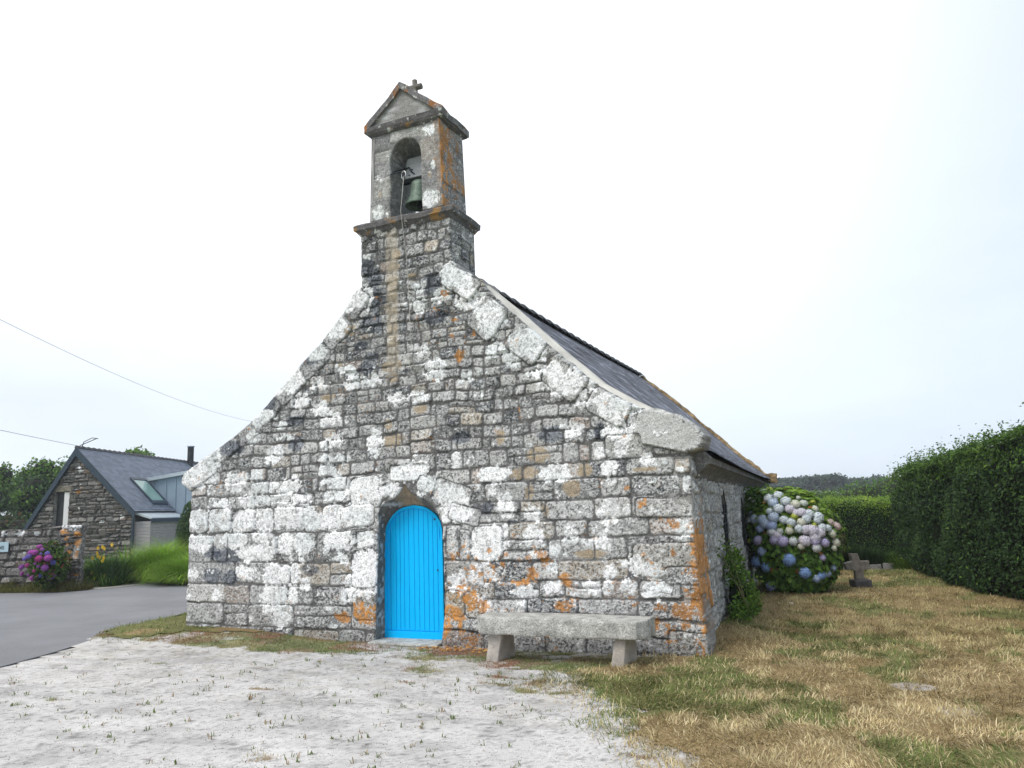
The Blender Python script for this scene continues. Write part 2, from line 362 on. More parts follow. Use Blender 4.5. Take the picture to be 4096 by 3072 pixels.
        me = npmesh(name, np.concatenate(Ps), None, np.concatenate(faces), np.concatenate(cols), smooth=True)
        o = link(name, me, mat, parent); return o


# ================================================================== CHAPEL
BL = [["w",-0.65,2.16,0.34,0.2],["w",-0.79,1.85,0.24,0.24],["w",-0.43,2.23,0.11,0.13],["w",-1.2,2.11,0.17,0.11],["w",-1.06,2.24,0.11,0.13],["w",0.08,2.34,0.3,0.11],["w",0.33,2.03,0.07,0.13],["w",-0.15,2.16,0.15,0.09],["w",-2.49,1.79,0.33,0.2],["w",-2.05,1.82,0.18,0.18],["w",-1.73,1.79,0.17,0.2],["w",-1.22,1.8,0.19,0.19],["w",-1.48,1.72,0.2,0.13],["w",-2.94,1.8,0.22,0.14],["w",-3.33,1.79,0.18,0.19],["w",-3.69,1.77,0.15,0.18],["w",-4.03,1.83,0.15,0.15],["w",-2.15,2.08,0.44,0.09],["w",-2.82,2.08,0.23,0.12],["w",-3.41,2.06,0.16,0.08],["w",-2.52,2.28,0.24,0.09],["w",-2.03,2.28,0.19,0.12],["w",-3.18,2.38,0.22,0.15],["w",-2.74,2.46,0.16,0.1],["w",-2.37,2.8,0.18,0.12],["w",-2.11,3.04,0.09,0.04],["w",-1.37,2.6,0.14,0.11],["w",-1.09,2.63,0.17,0.06],["w",-1.31,2.41,0.17,0.14],["w",-0.46,2.83,0.13,0.18],["w",-1.19,2.91,0.1,0.08],["w",-1.34,2.89,0.14,0.09],["w",-3.72,2.78,0.23,0.2],["w",-3.87,2.49,0.3,0.15],["w",-3.86,1.44,0.3,0.14],["w",-3.14,1.48,0.28,0.12],["w",-2.56,1.51,0.18,0.09],["w",-2.13,1.41,0.2,0.16],["w",-1.76,1.39,0.17,0.16],["w",-1.19,1.42,0.19,0.11],["w",-0.95,1.44,0.11,0.13],["w",-0.63,1.41,0.18,0.13],["w",-2.82,1.26,0.28,0.12],["w",-2.52,1.26,0.18,0.14],["w",-0.65,1.07,0.24,0.21],["w",-0.68,0.82,0.29,0.19],["w",-0.95,0.64,0.13,0.11],["w",-0.5,1.09,0.1,0.15],["w",-2.33,0.92,0.21,0.18],["w",-2.01,0.94,0.16,0.22],["w",-1.72,0.81,0.1,0.08],["w",-2.38,0.56,0.21,0.18],["w",-2.03,0.61,0.17,0.18],["w",-2.88,0.96,0.21,0.09],["w",-4.07,0.94,0.13,0.07],["w",-3.49,0.61,0.1,0.06],["w",-1.77,1.13,0.06,0.04],["w",-4.08,0.58,0.07,0.04],["w",-2.2,0.27,0.17,0.13],["w",-1.36,1.29,0.08,0.06],["w",-1.06,1.16,0.14,0.07],["w",0.88,2.49,0.09,0.11],["w",1.48,2.27,0.22,0.11],["w",2.38,2.24,0.19,0.11],["w",3.09,2.27,0.1,0.11],["w",3.26,2.49,0.08,0.09],["w",2.64,2.78,0.12,0.08],["w",3.23,2.72,0.19,0.1],["w",3.6,2.34,0.13,0.06],["w",3.82,2.31,0.04,0.04],["w",4.02,2.08,0.07,0.11],["w",0.88,1.8,0.23,0.2],["w",1.64,1.81,0.15,0.13],["w",2.0,1.71,0.11,0.09],["w",1.61,1.96,0.08,0.06],["w",3.08,1.7,0.14,0.13],["w",3.29,1.72,0.06,0.06],["w",1.34,1.35,0.27,0.24],["w",1.54,1.48,0.12,0.1],["w",2.02,1.44,0.14,0.13],["w",2.14,1.25,0.24,0.09],["w",2.88,1.34,0.16,0.08],["w",3.04,1.49,0.06,0.03],["w",4.0,1.47,0.11,0.13],["w",1.25,0.93,0.2,0.13],["w",0.89,0.84,0.14,0.13],["w",3.34,1.08,0.13,0.1],["w",3.56,0.99,0.15,0.09],["w",3.29,0.82,0.1,0.08],["w",3.6,0.78,0.14,0.12],["w",2.79,0.8,0.1,0.08],["w",2.98,0.79,0.1,0.1],["w",1.83,0.72,0.18,0.07],["w",2.24,0.78,0.14,0.07],["w",2.59,0.67,0.08,0.03],["w",3.05,0.97,0.09,0.08],["w",2.27,1.04,0.09,0.07],["w",1.26,0.54,0.08,0.09],["w",0.83,2.11,0.04,0.05],["w",1.44,2.04,0.07,0.06],["w",3.95,0.59,0.05,0.04],["w",1.42,1.26,0.05,0.04],["w",2.54,1.42,0.09,0.11],["w",2.99,2.48,0.09,0.07],["w",0.25,4.89,0.19,0.06],["w",0.33,4.77,0.12,0.07],["w",-0.68,5.09,0.18,0.17],["w",-0.96,5.01,0.11,0.12],["w",0.56,3.83,0.18,0.16],["w",-0.49,3.78,0.15,0.07],["w",-0.86,3.76,0.16,0.09],["w",-0.98,3.96,0.13,0.08],["w",0.31,3.45,0.18,0.07],["w",-1.48,3.43,0.14,0.08],["w",-0.47,2.84,0.15,0.14],["w",-1.81,3.61,0.12,0.1],["w",-0.09,3.45,0.13,0.07],["w",0.74,4.92,0.16,0.11],["w",1.06,4.79,0.12,0.11],["w",0.83,5.22,0.08,0.15],["w",1.1,5.07,0.12,0.11],["w",0.32,4.15,0.14,0.07],["w",1.08,3.65,0.11,0.07],["w",-1.18,2.9,0.09,0.07],["w",-0.59,5.73,0.07,0.05],["w",-1.53,3.81,0.16,0.06],["w",0.35,5.1,0.12,0.08],["w",0.86,5.2,0.13,0.19],["w",1.07,5.09,0.15,0.14],["w",1.19,4.79,0.23,0.14],["w",1.51,4.46,0.2,0.25],["w",1.56,4.0,0.17,0.11],["w",2.05,4.03,0.26,0.18],["w",1.82,3.83,0.14,0.13],["w",2.2,3.88,0.14,0.11],["w",2.42,3.61,0.13,0.11],["w",2.55,3.41,0.24,0.17],["w",2.88,3.35,0.13,0.1],["w",2.63,2.79,0.13,0.08],["w",2.19,3.42,0.06,0.05],["w",3.18,3.11,0.19,0.16],["w",3.43,3.01,0.16,0.1],["w",3.27,2.78,0.21,0.12],["w",3.29,2.53,0.08,0.12],["w",2.78,3.13,0.11,0.08],["w",0.57,3.82,0.18,0.16],["w",2.15,3.62,0.14,0.07],["w",1.28,4.61,0.08,0.05],["g",3.74,2.74,0.28,0.26],["g",4.04,2.6,0.23,0.17],["g",3.79,2.88,0.16,0.1],["w",-0.64,5.08,0.15,0.17],["w",-0.92,5.02,0.15,0.11],["w",-1.15,4.68,0.15,0.17],["w",-2.0,3.95,0.19,0.2],["w",-2.16,3.84,0.16,0.11],["w",-1.52,4.33,0.18,0.13],["w",-1.48,3.43,0.16,0.08],["w",-1.83,3.57,0.16,0.09],["w",-1.99,3.54,0.05,0.06],["w",-2.51,3.41,0.14,0.09],["w",-2.12,3.03,0.11,0.05],["w",-2.38,2.77,0.16,0.11],["w",-0.87,3.77,0.15,0.08],["w",-0.5,3.77,0.15,0.07],["w",-1.27,3.26,0.2,0.1],["w",-2.34,3.33,0.06,0.04],["w",-3.79,2.7,0.27,0.16],["w",-3.97,2.51,0.33,0.13],["w",-1.17,2.9,0.13,0.08],["w",-2.2,3.25,0.08,0.09],["w",-2.65,3.38,0.17,0.11],["w",-2.81,3.08,0.11,0.13],["o",3.3,2.0,0.03,0.03],["o",3.5,1.81,0.06,0.04],["o",3.71,1.62,0.03,0.02],["o",3.83,1.56,0.03,0.04],["o",3.9,1.54,0.05,0.07],["o",1.38,1.27,0.03,0.03],["o",1.59,1.2,0.04,0.03],["o",1.06,1.18,0.03,0.03],["o",1.14,1.02,0.03,0.03],["o",1.43,1.05,0.04,0.03],["o",1.56,1.07,0.04,0.04],["o",1.97,0.97,0.1,0.07],["o",1.83,0.84,0.16,0.04],["o",1.07,0.59,0.1,0.09],["o",2.42,0.55,0.11,0.05],["o",3.85,1.22,0.05,0.05],["o",4.11,1.27,0.04,0.04],["o",4.04,0.67,0.07,0.06],["o",3.9,0.56,0.12,0.07],["o",2.0,1.28,0.02,0.02],["o",3.33,2.65,0.04,0.02],["o",0.76,4.94,0.09,0.05],["o",0.91,4.51,0.05,0.03],["o",0.86,4.3,0.04,0.04],["o",0.98,3.98,0.08,0.09],["o",1.22,4.28,0.04,0.05],["o",-1.04,0.33,0.13,0.08],["o",-0.71,0.42,0.13,0.15],["o",-0.58,0.34,0.15,0.1],["o",-0.47,0.48,0.08,0.04],["o",1.07,0.62,0.12,0.11],["o",1.22,0.54,0.12,0.09],["o",0.69,0.28,0.07,0.19],["o",0.9,0.33,0.04,0.14],["o",0.74,0.44,0.11,0.11],["o",1.39,1.26,0.04,0.04],["o",1.14,1.03,0.03,0.04],["o",1.43,1.04,0.04,0.04],["o",3.92,0.53,0.13,0.09],["o",3.93,0.36,0.06,0.07],["o",4.17,0.59,0.09,0.17],["o",4.19,1.05,0.07,0.17],["o",3.64,0.57,0.08,0.04],["o",3.85,1.2,0.05,0.03],["o",3.58,0.36,0.04,0.09],["o",0.85,0.42,0.11,0.1],["o",1.09,0.58,0.09,0.1],["o",2.4,0.56,0.1,0.05],["o",1.98,0.96,0.09,0.06],["o",4.09,0.73,0.04,0.06],["b",-0.11,5.26,0.11,0.09],["b",-0.14,4.8,0.1,0.07],["b",-0.14,4.33,0.11,0.08],["b",-0.21,3.95,0.12,0.08],["b",-0.15,3.78,0.11,0.07],["b",-0.03,3.97,0.06,0.06],["b",-1.14,4.1,0.11,0.05],["b",-1.32,3.6,0.14,0.08],["b",-0.06,5.66,0.09,0.11],["b",0.23,5.28,0.1,0.06],["b",-0.22,3.09,0.07,0.08],["b",-0.14,2.85,0.17,0.12],["b",0.32,3.27,0.12,0.07],["b",-0.11,5.47,0.11,0.08],["b",-0.11,5.06,0.09,0.11],["b",-0.12,4.53,0.09,0.07],["b",-0.89,4.6,0.1,0.08],["b",1.59,2.77,0.07,0.11],["b",1.98,2.0,0.07,0.12],["b",2.13,2.5,0.16,0.12],["b",1.92,2.26,0.2,0.09],["b",2.77,2.26,0.12,0.09],["b",3.58,2.23,0.18,0.03],["b",2.59,2.04,0.12,0.12],["b",2.79,1.2,0.22,0.06],["b",2.21,1.76,0.05,0.09],["d",-0.46,5.34,0.13,0.17],["d",-0.59,5.56,0.13,0.17],["d",-0.42,4.97,0.2,0.21],["d",-0.51,4.64,0.22,0.17],["d",-0.71,4.33,0.13,0.08],["d",-0.51,4.14,0.13,0.07],["d",-0.6,3.98,0.17,0.11],["d",-1.6,4.34,0.26,0.19],["d",-1.18,4.73,0.14,0.15],["d",0.56,5.12,0.18,0.18],["d",0.59,4.6,0.24,0.11],["d",0.13,3.86,0.12,0.02],["d",-1.96,3.28,0.21,0.09],["d",-1.93,2.93,0.16,0.13],["d",-3.27,2.94,0.26,0.13],["d",-2.49,3.58,0.17,0.11],["d",-3.29,1.22,0.32,0.14],["d",-3.6,0.91,0.19,0.14],["d",-3.22,0.89,0.19,0.12],["d",-1.64,1.01,0.17,0.09],["d",-3.62,1.27,0.16,0.1],["d",2.34,2.76,0.19,0.12],["d",1.35,1.83,0.1,0.09],["d",1.73,1.62,0.1,0.03],["d",0.98,2.81,0.16,0.09],["d",3.01,2.74,0.09,0.12]]
chapel = thing('chapel', (0, 0, 0), 'old granite chapel crusted with white lichen, steep gable, bell tower and slate roof', 'chapel')
gable = [(-4.16, -0.15), (-4.14, .5), (-4.15, 1.2), (-4.12, 2.27), (-4.16, 2.30), (-4.33, 2.42), (-4.29, 2.53), (-4.24, 2.6), (-3.88, 2.81), (-3.58, 2.95), (-3.23, 3.12), (-2.87, 3.32), (-2.7, 3.45), (-2.33, 3.76),
         (-1.96, 4.09), (-1.42, 4.52), (-1.06, 4.88), (-.86, 5.17), (-.70, 5.27), (-.71, 5.6), (-.70, 6.16), (.885, 6.16), (.89, 5.42), (1.07, 5.24), (1.35, 5.06), (1.5, 4.83), (1.78, 4.55), (2.12, 4.21), (2.44, 3.89), (2.76, 3.58), (3.0, 3.36),
         (3.36, 3.12), (3.62, 2.97), (3.74, 2.99), (4.05, 2.87), (4.26, 2.70), (4.32, 2.60), (4.27, 2.44), (4.12, 2.40), (4.11, 1.2), (4.13, .6), (4.17, .3), (4.19, -0.15)]
opening = [(-.49, -.2), (-.46, .6), (-.42, 1.3), (-.405, 1.55), (-.43, 1.80), (-.36, 1.90), (-.259, 1.96), (-.13, 2.01), (-.045, 2.09), (.033, 2.22), (.101, 2.12), (.179, 2.05), (.335, 1.99), (.467, 1.90), (.595, 1.75), (.661, 1.6),
           (.668, 1.16), (.673, .6), (.64, .3), (.60, .05), (.60, -.2)]
P = Panel(-4.42, 4.42, -.12, 6.2, .0098, 11)
Lr = [-.15, .17, .50, .79, 1.13, 1.58, 1.98, 2.18, 2.38, 2.58, 2.76, 2.95, 3.12, 3.30, 3.46, 3.64]
Rr = [-.15, .21, .42, .64, .87, 1.13, 1.40, 1.63, 1.90, 2.16, 2.38, 2.62, 2.80, 2.97, 3.15, 3.32, 3.48, 3.64]
Ur = [3.64, 3.79, 3.94, 4.12, 4.27, 4.43, 4.60, 4.75, 4.92, 5.08, 5.25, 5.43, 5.60, 5.80, 5.98, 6.2]
P.courses(Lr[:6], -4.18, .0, .42, .98); P.courses(Lr[5:9], -4.18, .0, .26, .52); P.courses(Lr[8:], -4.2, .15, .20, .48)
P.courses(Rr[:8], .60, 4.18, .40, .90); P.courses(Rr[7:11], .55, 4.16, .30, .64); P.courses(Rr[10:], .15, 4.0, .18, .44)
P.courses(Ur, -2.6, 3.4, .13, .34)
WT = (.62, .62, .61)
for cu, cv, hu, hv, an, to in [(-.64, 2.10, .27, .24, .1, WT), (-.78, 1.77, .30, .155, 0, WT), (.10, 2.36, .30, .12, 0, WT), (.45, 2.16, .20, .10, -.42, WT), (-.24, 2.13, .13, .09, .45, WT), (.80, 2.02, .30, .19, -.35, (.4, .4, .4)), (1.0, 1.75, .24, .12, -.3, (.4, .4, .4)),
                               (-.63, 1.43, .17, .12, 0, None), (-.66, 1.02, .22, .26, 0, (.3, .3, .3)), (-.66, .52, .20, .2, 0, (.3, .28, .25)), (.80, 1.38, .09, .20, 0, WT), (1.0, 1.34, .075, .2, 0, None), (.98, .95, .28, .17, 0, (.36, .35, .33)),
                               (.82, .55, .15, .17, 0, (.36, .30, .22)), (1.12, .54, .13, .17, 0, (.36, .3, .22)), (3.75, 1.1, .40, .2, 0, (.42, .4, .37)), (3.78, 1.75, .36, .12, 0, None), (3.94, .92, .2, .1, 0, None),
                               (3.95, .16, .24, .14, 0, (.40, .39, .37)), (1.34, 1.36, .24, .23, 0, None), (2.26, 2.26, 0.18, .1, 0, None), (1.46, 2.27, .21, .1, 0, WT)]:
    P.stone(cu, cv, hu, hv, an, over=True, tone=to)
# coping stones laid down both rakes, and the two kneelers
for cu, cv, hu, hv, an in [(-.80, 5.02, .22, .17, .85), (-1.16, 4.62, .27, .17, .70), (-1.62, 4.20, .31, .19, .68), (-2.08, 3.84, .30, .2, .70), (-2.50, 3.48, .24, .16, .72), (-2.92, 3.17, .28, .15, .46), (-3.36, 2.93, .24, .14, .45)]: P.stone(cu, cv, hu, hv, an, over=True, tone=(.33, .33, .33), lift=.02)
for cu, cv, hu, hv, an in [(1.00, 5.08, .36, .16, -.66), (1.45, 4.46, .24, .26, -.70), (2.02, 4.02, .28, .20, -.74), (2.56, 3.48, .30, .21, -.72), (3.14, 3.06, .28, .17, -.55)]: P.stone(cu, cv, hu, hv, an, over=True, tone=(.42, .42, .41), lift=.03)
P.stone(-3.96, 2.56, .38, .17, .46, over=True, tone=(.44, .42, .38), lift=.035); P.stone(3.92, 2.68, .46, .22, -.28, over=True, tone=(.46, .46, .45), lift=.05, round_=.12)
P.stone(3.30, 2.55, .24, .14, .0, over=True, tone=(.42, .42, .4))
P.cut(gable); P.cut(opening, keep=False, noise=.005)
def dens(u, v):
    a = .42 + .30 * sstep(0, -3.2, u) * sstep(3.6, 1.2, v) + .2 * sstep(3.6, 2.0, v)
    a = a - .12 * sstep(4.2, 4.8, v) * sstep(-1.2, -.9, u) - .22 * sstep(.5, 0., v) + .22 * vnoise(u, v, .8, 5)
    return np.clip(a, .05, .95)
def fac_orange(u, v): 
    f = np.full(np.shape(u), -1.0)
    e = sstep(3.93, 4.12, u) * sstep(.25, .5, v) * sstep(1.9, 1.0, v) * 1.0 - .62 + (fbm(u, v, .2, 31, 3) - .5) * 1.3
    g = (fbm(u, v, .28, 33, 4) - .5) * 3.0 - .84 - .9 * sstep(1.0, 1.6, v) + .40 * sstep(.5, 1.2, u)
    return np.maximum(e, np.where(u > -1.3, g, -1))
def fac_tint(U, V, col):
    # rain-washed dark band on the tower and beige column of fresher stones beside it; darker towards the foot
    d = sstep(.36, .30, np.abs(U + .48)) * sstep(4.3, 4.7, V) * .12; col = col * (1 - d[..., None])
    b = sstep(.13, .07, np.abs(U + .14)) * sstep(3.6, 4.0, V) * .55; b = b[..., None]; col = col * (1 - b) + b * (np.array((.45, .39, .31)) * (.6 + .8 * fbm(U, V, .05, 77, 3))[..., None])
    f = sstep(.35, .0, V) * .30; return col * (1 - f[..., None])
P.finish(BL + [['w', .42, 2.2, .2, .1], ['w', .78, 2.02, .22, .14], ['w', -.22, 2.13, .12, .09], ['w', .15, 2.4, .3, .12]], scatter=2300, dens_fn=dens, orange_fn=fac_orange, tint=fac_tint)
P.build('facade_wall', lambda U, V, H: (U, -H, V), MT['stone'], chapel, thick=.55, thin=lambda u, v: (np.abs(u - .1) < 1.0) & (v < 2.35))
def plain_col(me, rgb, seed, s=.12):
    """earthy mottling written as the stone's own colour"""
    n = len(me.vertices); co = np.empty(n * 3, np.float32); me.vertices.foreach_get('co', co); co = co.reshape(-1, 3)
    f = fbm(co[:, 0] + co[:, 1] * .7, co[:, 2] + co[:, 1] * .5, s, seed, 4, .6); g = fbm(co[:, 0] + co[:, 1], co[:, 2], s * .3, seed + 3, 2)
    a = me.color_attributes.new('Col', 'FLOAT_COLOR', 'POINT'); c4 = np.ones((n, 4), np.float32)
    c4[:, :3] = np.array(rgb) * (.55 + .9 * f)[:, None] * (.75 + .5 * g)[:, None]
    k = sstep(.6, .66, fbm(co[:, 0] - co[:, 1], co[:, 2], .07, seed + 9, 3))[:, None]; c4[:, :3] = c4[:, :3] * (1 - k) + .62 * k * .8
    a.data.foreach_set('color', c4.ravel())
# chamfered jambs and soffit of the doorway: strips from the front outline to the door plane
inner = [(-.49, -.2), (-.485, .6), (-.475, 1.3), (-.465, 1.5), (-.44, 1.62), (-.39, 1.70), (-.33, 1.77), (-.24, 1.84), (-.14, 1.88), (.03, 1.905), (.17, 1.885), (.26, 1.86), (.34, 1.81), (.41, 1.75), (.48, 1.65), (.505, 1.55),
         (.51, 1.16), (.51, .6), (.51, .3), (.51, .05), (.51, -.2)]
def dens2(a, b, n):
    return [(a[0] + (b[0] - a[0]) * i / n, a[1] + (b[1] - a[1]) * i / n) for i in range(n)]
oo = []; ii = []
for k in range(len(opening) - 1):
    n = max(1, int(math.dist(opening[k], opening[k + 1]) / .03)); oo += dens2(opening[k], opening[k + 1], n); ii += dens2(inner[k], inner[k + 1], n)
oo.append(opening[-1]); ii.append(inner[-1])
V = []; m = 9
for k in range(len(oo)):
    for j in range(m):
        t = j / (m - 1); x = oo[k][0] * (1 - t) + ii[k][0] * t; z = oo[k][1] * (1 - t) + ii[k][1] * t
        w = .016 * (float(vnoise(k * .03, t * .3, .06, 4)) - .5) + .02 * (float(vnoise(k * .03, t * .3, .21, 5)) - .5)
        V.append((x + (w if 0 < k < len(oo) - 1 else 0), .012 + .26 * t, z + w))
F = [(k * m + j, k * m + j + 1, (k + 1) * m + j + 1, (k + 1) * m + j) for k in range(len(oo) - 1) for j in range(m - 1)]
me = npmesh('doorway_jamb', V, None, F, None, True)
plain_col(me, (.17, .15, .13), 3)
_a = me.color_attributes['Col'].data; _c = np.empty(len(V) * 4, np.float32); _a.foreach_get('color', _c); _c = _c.reshape(-1, 4); _v = np.array(V)
_k = (sstep(.24, .14, np.abs(_v[:, 0] - .05)) * sstep(1.87, 1.91, _v[:, 2]))[:, None]; _c[:, :3] = _c[:, :3] * (1 - _k) + np.array((.40, .31, .22)) * (.8 + .4 * vnoise(_v[:, 0], _v[:, 2], .05, 3))[:, None] * _k; _a.foreach_set('color', _c.ravel()); link('doorway_jamb', me, MT['stone'], chapel)

# ---- side wall (its line runs slightly inwards), lancets as dark panes almost flush with it
def side(U, V, H): return 4.13 - .0425 * U + H, U, V
S = Panel(0.0, 8.6, -.12, 2.36, .018, 23)
S.pal = [((.42, .42, .42), 4), ((.50, .50, .50), 4), ((.34, .34, .34), 2), ((.45, .42, .38), 1)]
S.courses([-.15, .2, .45, .68, .9, 1.13, 1.4, 1.63, 1.9, 2.12, 2.4], .0, 8.6, .25, .55)
lan = [[(2.84, .90), (3.60, .90), (3.60, 1.72), (3.22, 2.04), (2.84, 1.72)], [(5.98, .92), (6.80, .92), (6.80, 1.60), (6.39, 1.88), (5.98, 1.60)]]
for l in lan: S.cut(l, keep=False, noise=.006)
def side_or(u, v):
    f = (fbm(u * 1.4, v * .5, .30, 61, 4) - .5) * 2.2
    a = sstep(1.25, .5, u) * sstep(.22, .4, v) * sstep(1.75, 1.35, v) * 1.5 + sstep(.35, .1, np.abs(u - .45)) * sstep(1.2, 1.6, v) * .55 + sstep(.35, 0, np.abs(u - 4.2)) * sstep(1.3, .7, v) * .6
    return a - 1.02 + f
S.finish(scatter=700, density=.62, orange_fn=side_or, mortar=(.30, .30, .29))
S.build('side_wall', side, MT['stone'], chapel, thick=.3, thin=lambda u, v: (u > 2) & (u < 8) & (v < 2.2) & (v > .7))
for l in lan:
    mb = MB(); pts = [side(np.array(a), np.array(b), 0) for a, b in l]; mb.prism([(p[0] - .008, p[1], p[2]) for p in pts], (-.03, 0, 0))
    wn = mb.build('lancet_window', MT['dark'], chapel)
    gb = MB()
    for k in (1, 2): yy = l[0][0] + .76 * k / 3; gb.box((4.13 - .0425 * yy - .006, yy, .93), (.02, 0, 0), (0, .018, 0), (0, 0, l[2][1] - .9))
    for k in range(5): gb.box((4.13 - .0425 * l[0][0] - .008, l[0][0], 1.0 + .15 * k), (.015, 0, 0), (-.02, .76, 0), (0, 0, .014))
    gb.build('iron_grille', MT['iron'], wn)
    V = []; F = []; mm = 6; ll = l + [l[0]]; q = []
    for k in range(len(l)): q += dens2(ll[k], ll[k + 1], 8)
    for a, b in q:
        for j in range(mm): x, y, z = side(np.array(a), np.array(b), .004 - .014 * j / (mm - 1)); V.append((x, y, z))
    nq = len(q); F = [(k * mm + j, k * mm + j + 1, ((k + 1) % nq) * mm + j + 1, ((k + 1) % nq) * mm + j) for k in range(nq) for j in range(mm - 1)]
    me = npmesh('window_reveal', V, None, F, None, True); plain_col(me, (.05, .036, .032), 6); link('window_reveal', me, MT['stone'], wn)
# walls out of the photograph's sight, plain but real
mb = MB(); mb.prism([(4.13, 8.6, -.1), (3.80, 13.0, -.1), (3.80, 13.0, 2.34), (4.13 - .0425 * 8.6, 8.6, 2.34), (4.13 - .0425 * 8.6, 8.6, -.1)], (-.4, 0, 0))
V = [(3.765, 8.58, -.1), (3.58, 13.0, -.1), (3.58, 13.0, 2.34), (3.765, 8.58, 2.34)]
mb = MB(); mb.prism(V, (-.4, 0, 0)); mb.prism([(-4.12, .3, -.1), (-3.45, 13, -.1), (-3.45, 13, 2.34), (-4.12, .3, 2.34)], (.4, 0, 0))
mb.prism([(-3.4, 12.8, -.1), (3.5, 12.8, -.1), (3.5, 12.8, 2.3), (.3, 12.8, 5.45), (-3.4, 12.8, 2.3)], (0, .4, 0))
o = mb.build('rear_wall', MT['stone'], chapel, sub=6, rough=.015); plain_col(o.data, (.30, .29, .28), 8)

# ---- slate roof: every slate a small tilted plate
prN = [(.10, 5.87), (.80, 5.27), (1.5, 4.68), (2.44, 3.82), (3.0, 3.33), (3.62, 2.87), (4.02, 2.60), (4.38, 2.40)]
prF = [(.34, 5.66), (.92, 5.12), (1.5, 4.60), (2.25, 3.84), (2.72, 3.38), (3.25, 2.86), (3.58, 2.60), (3.86, 2.36)]
prNL = [(.10, 5.87), (-.7, 5.2), (-1.4, 4.52), (-2.3, 3.72), (-2.9, 3.25), (-3.5, 2.86), (-3.95, 2.62), (-4.35, 2.42)]
prFL = [(.34, 5.66), (-.4, 5.0), (-1.1, 4.35), (-1.9, 3.62), (-2.5, 3.15), (-3.0, 2.80), (-3.4, 2.6), (-3.75, 2.4)]
def roofpt(pn, pf, t, y, off=0.0):
    a = np.array(pn); b = np.array(pf); k = np.linspace(0, 1, len(a)); f = (y - .0) / 13.0
    pa = np.stack([np.interp(t, k, a[:, 0]), np.interp(t, k, a[:, 1])], -1); pb = np.stack([np.interp(t, k, b[:, 0]), np.interp(t, k, b[:, 1])], -1)
    p = pa * (1 - f)[..., None] + pb * f[..., None]
    p[..., 1] -= .05 * np.sin(np.pi * np.clip(f, 0, 1)) * 1.0
    return p[..., 0], p[..., 1] + off
def slates(name, pn, pf, y0, y1, rows, sw, parent, colr, rs):
    g = np.random.default_rng(rs); V = []; F = []; Cc = []; 
    for i in range(rows):
        t1 = 1 - i / rows; t0 = max(0, t1 - 1.75 / rows); y = y0 - g.uniform(0, sw)
        while y < y1:
            w = sw * g.uniform(.8, 1.2); ya, yb = max(y, y0), min(y + w - .006, y1)
            if yb - ya > .01:
                j = g.normal(0, .003); tt = np.array([t1 + g.normal(0, .06 / rows), t1 + g.normal(0, .06 / rows), t0, t0]); yy = np.array([ya, yb, yb, ya]); X, Z = roofpt(pn, pf, np.clip(tt, 0, 1), yy)
                Z = Z + np.array([.022 + j, .022 + j, .004, .004]); b = len(V)
                V += [(X[k], yy[k], Z[k]) for k in range(4)]; V += [(X[k], yy[k], Z[k] - .010) for k in (0, 1)]
                F += [(b, b + 1, b + 2, b + 3), (b, b + 4, b + 5, b + 1)]
                c = np.array(colr) * g.uniform(.6, 1.5); c = c * (1 + g.uniform(.3, 1.6) * (g.random() < .22)); Cc += [c] * 6
            y += w
    me = npmesh(name, V, None, F, Cc); return link(name, me, MT['slate'], parent)
MT['slate'] = pmat('slate', (0, 0, 0), 0.62, var=0.18, vscale=8, fine=0.3, fscale=60, bump=0.4, bscale=50, attr=True, spec=0.35)
roof = slates('slate_roof', prN, prF, .50, 13.0, 34, .26, chapel, (.135, .137, .165), 5)
rl = slates('slate_roof', prNL, prFL, .50, 13.0, 40, .26, chapel, (.105, .10, .115), 6)
mb = MB()                                                   # boards under the slates
for pn, pf in ((prN, prF), (prNL, prFL)):
    for i in range(7):
        a, b, c, d = pn[i], pn[i + 1], pf[i + 1], pf[i]; mb.add([(a[0], .45, a[1] - .035), (b[0], .45, b[1] - .035), (c[0], 13, c[1] - .085), (d[0], 13, d[1] - .085)], [(0, 1, 2, 3)])
mb.build('roof_boards', MT['dark'], chapel)
for k in range(28):                                         # half-round ridge tiles, each lapping the next
    y = .55 + k * .445; f = y / 13; f2 = (y + .47) / 13
    c0 = (.10 + .24 * f, y, 5.87 - .21 * f - .05 * math.sin(math.pi * f)); c1 = (.10 + .24 * f2, y + .47, 5.87 - .21 * f2 - .05 * math.sin(math.pi * f2) + .0)
    mb = MB(); n = 9; V = []
    for c, r, dz in ((c0, .155, .045), (c1, .135, .02)):
        for j in range(n): an = math.pi * (j / (n - 1)) ; V.append((c[0] + r * math.cos(an), c[1], c[2] - .05 + dz + r * .72 * math.sin(an)))
    mb.add(V, [(j, j + 1, n + j + 1, n + j) for j in range(n - 1)] + [tuple(range(n))]); o = mb.build('ridge_tile', None, roof, smooth=False); o.data.materials.append(MT['iron2'] if 'iron2' in MT else MT.setdefault('iron2', pmat('dark_ridge_tile', (.07, .07, .078), .6, var=.3, vscale=12)))
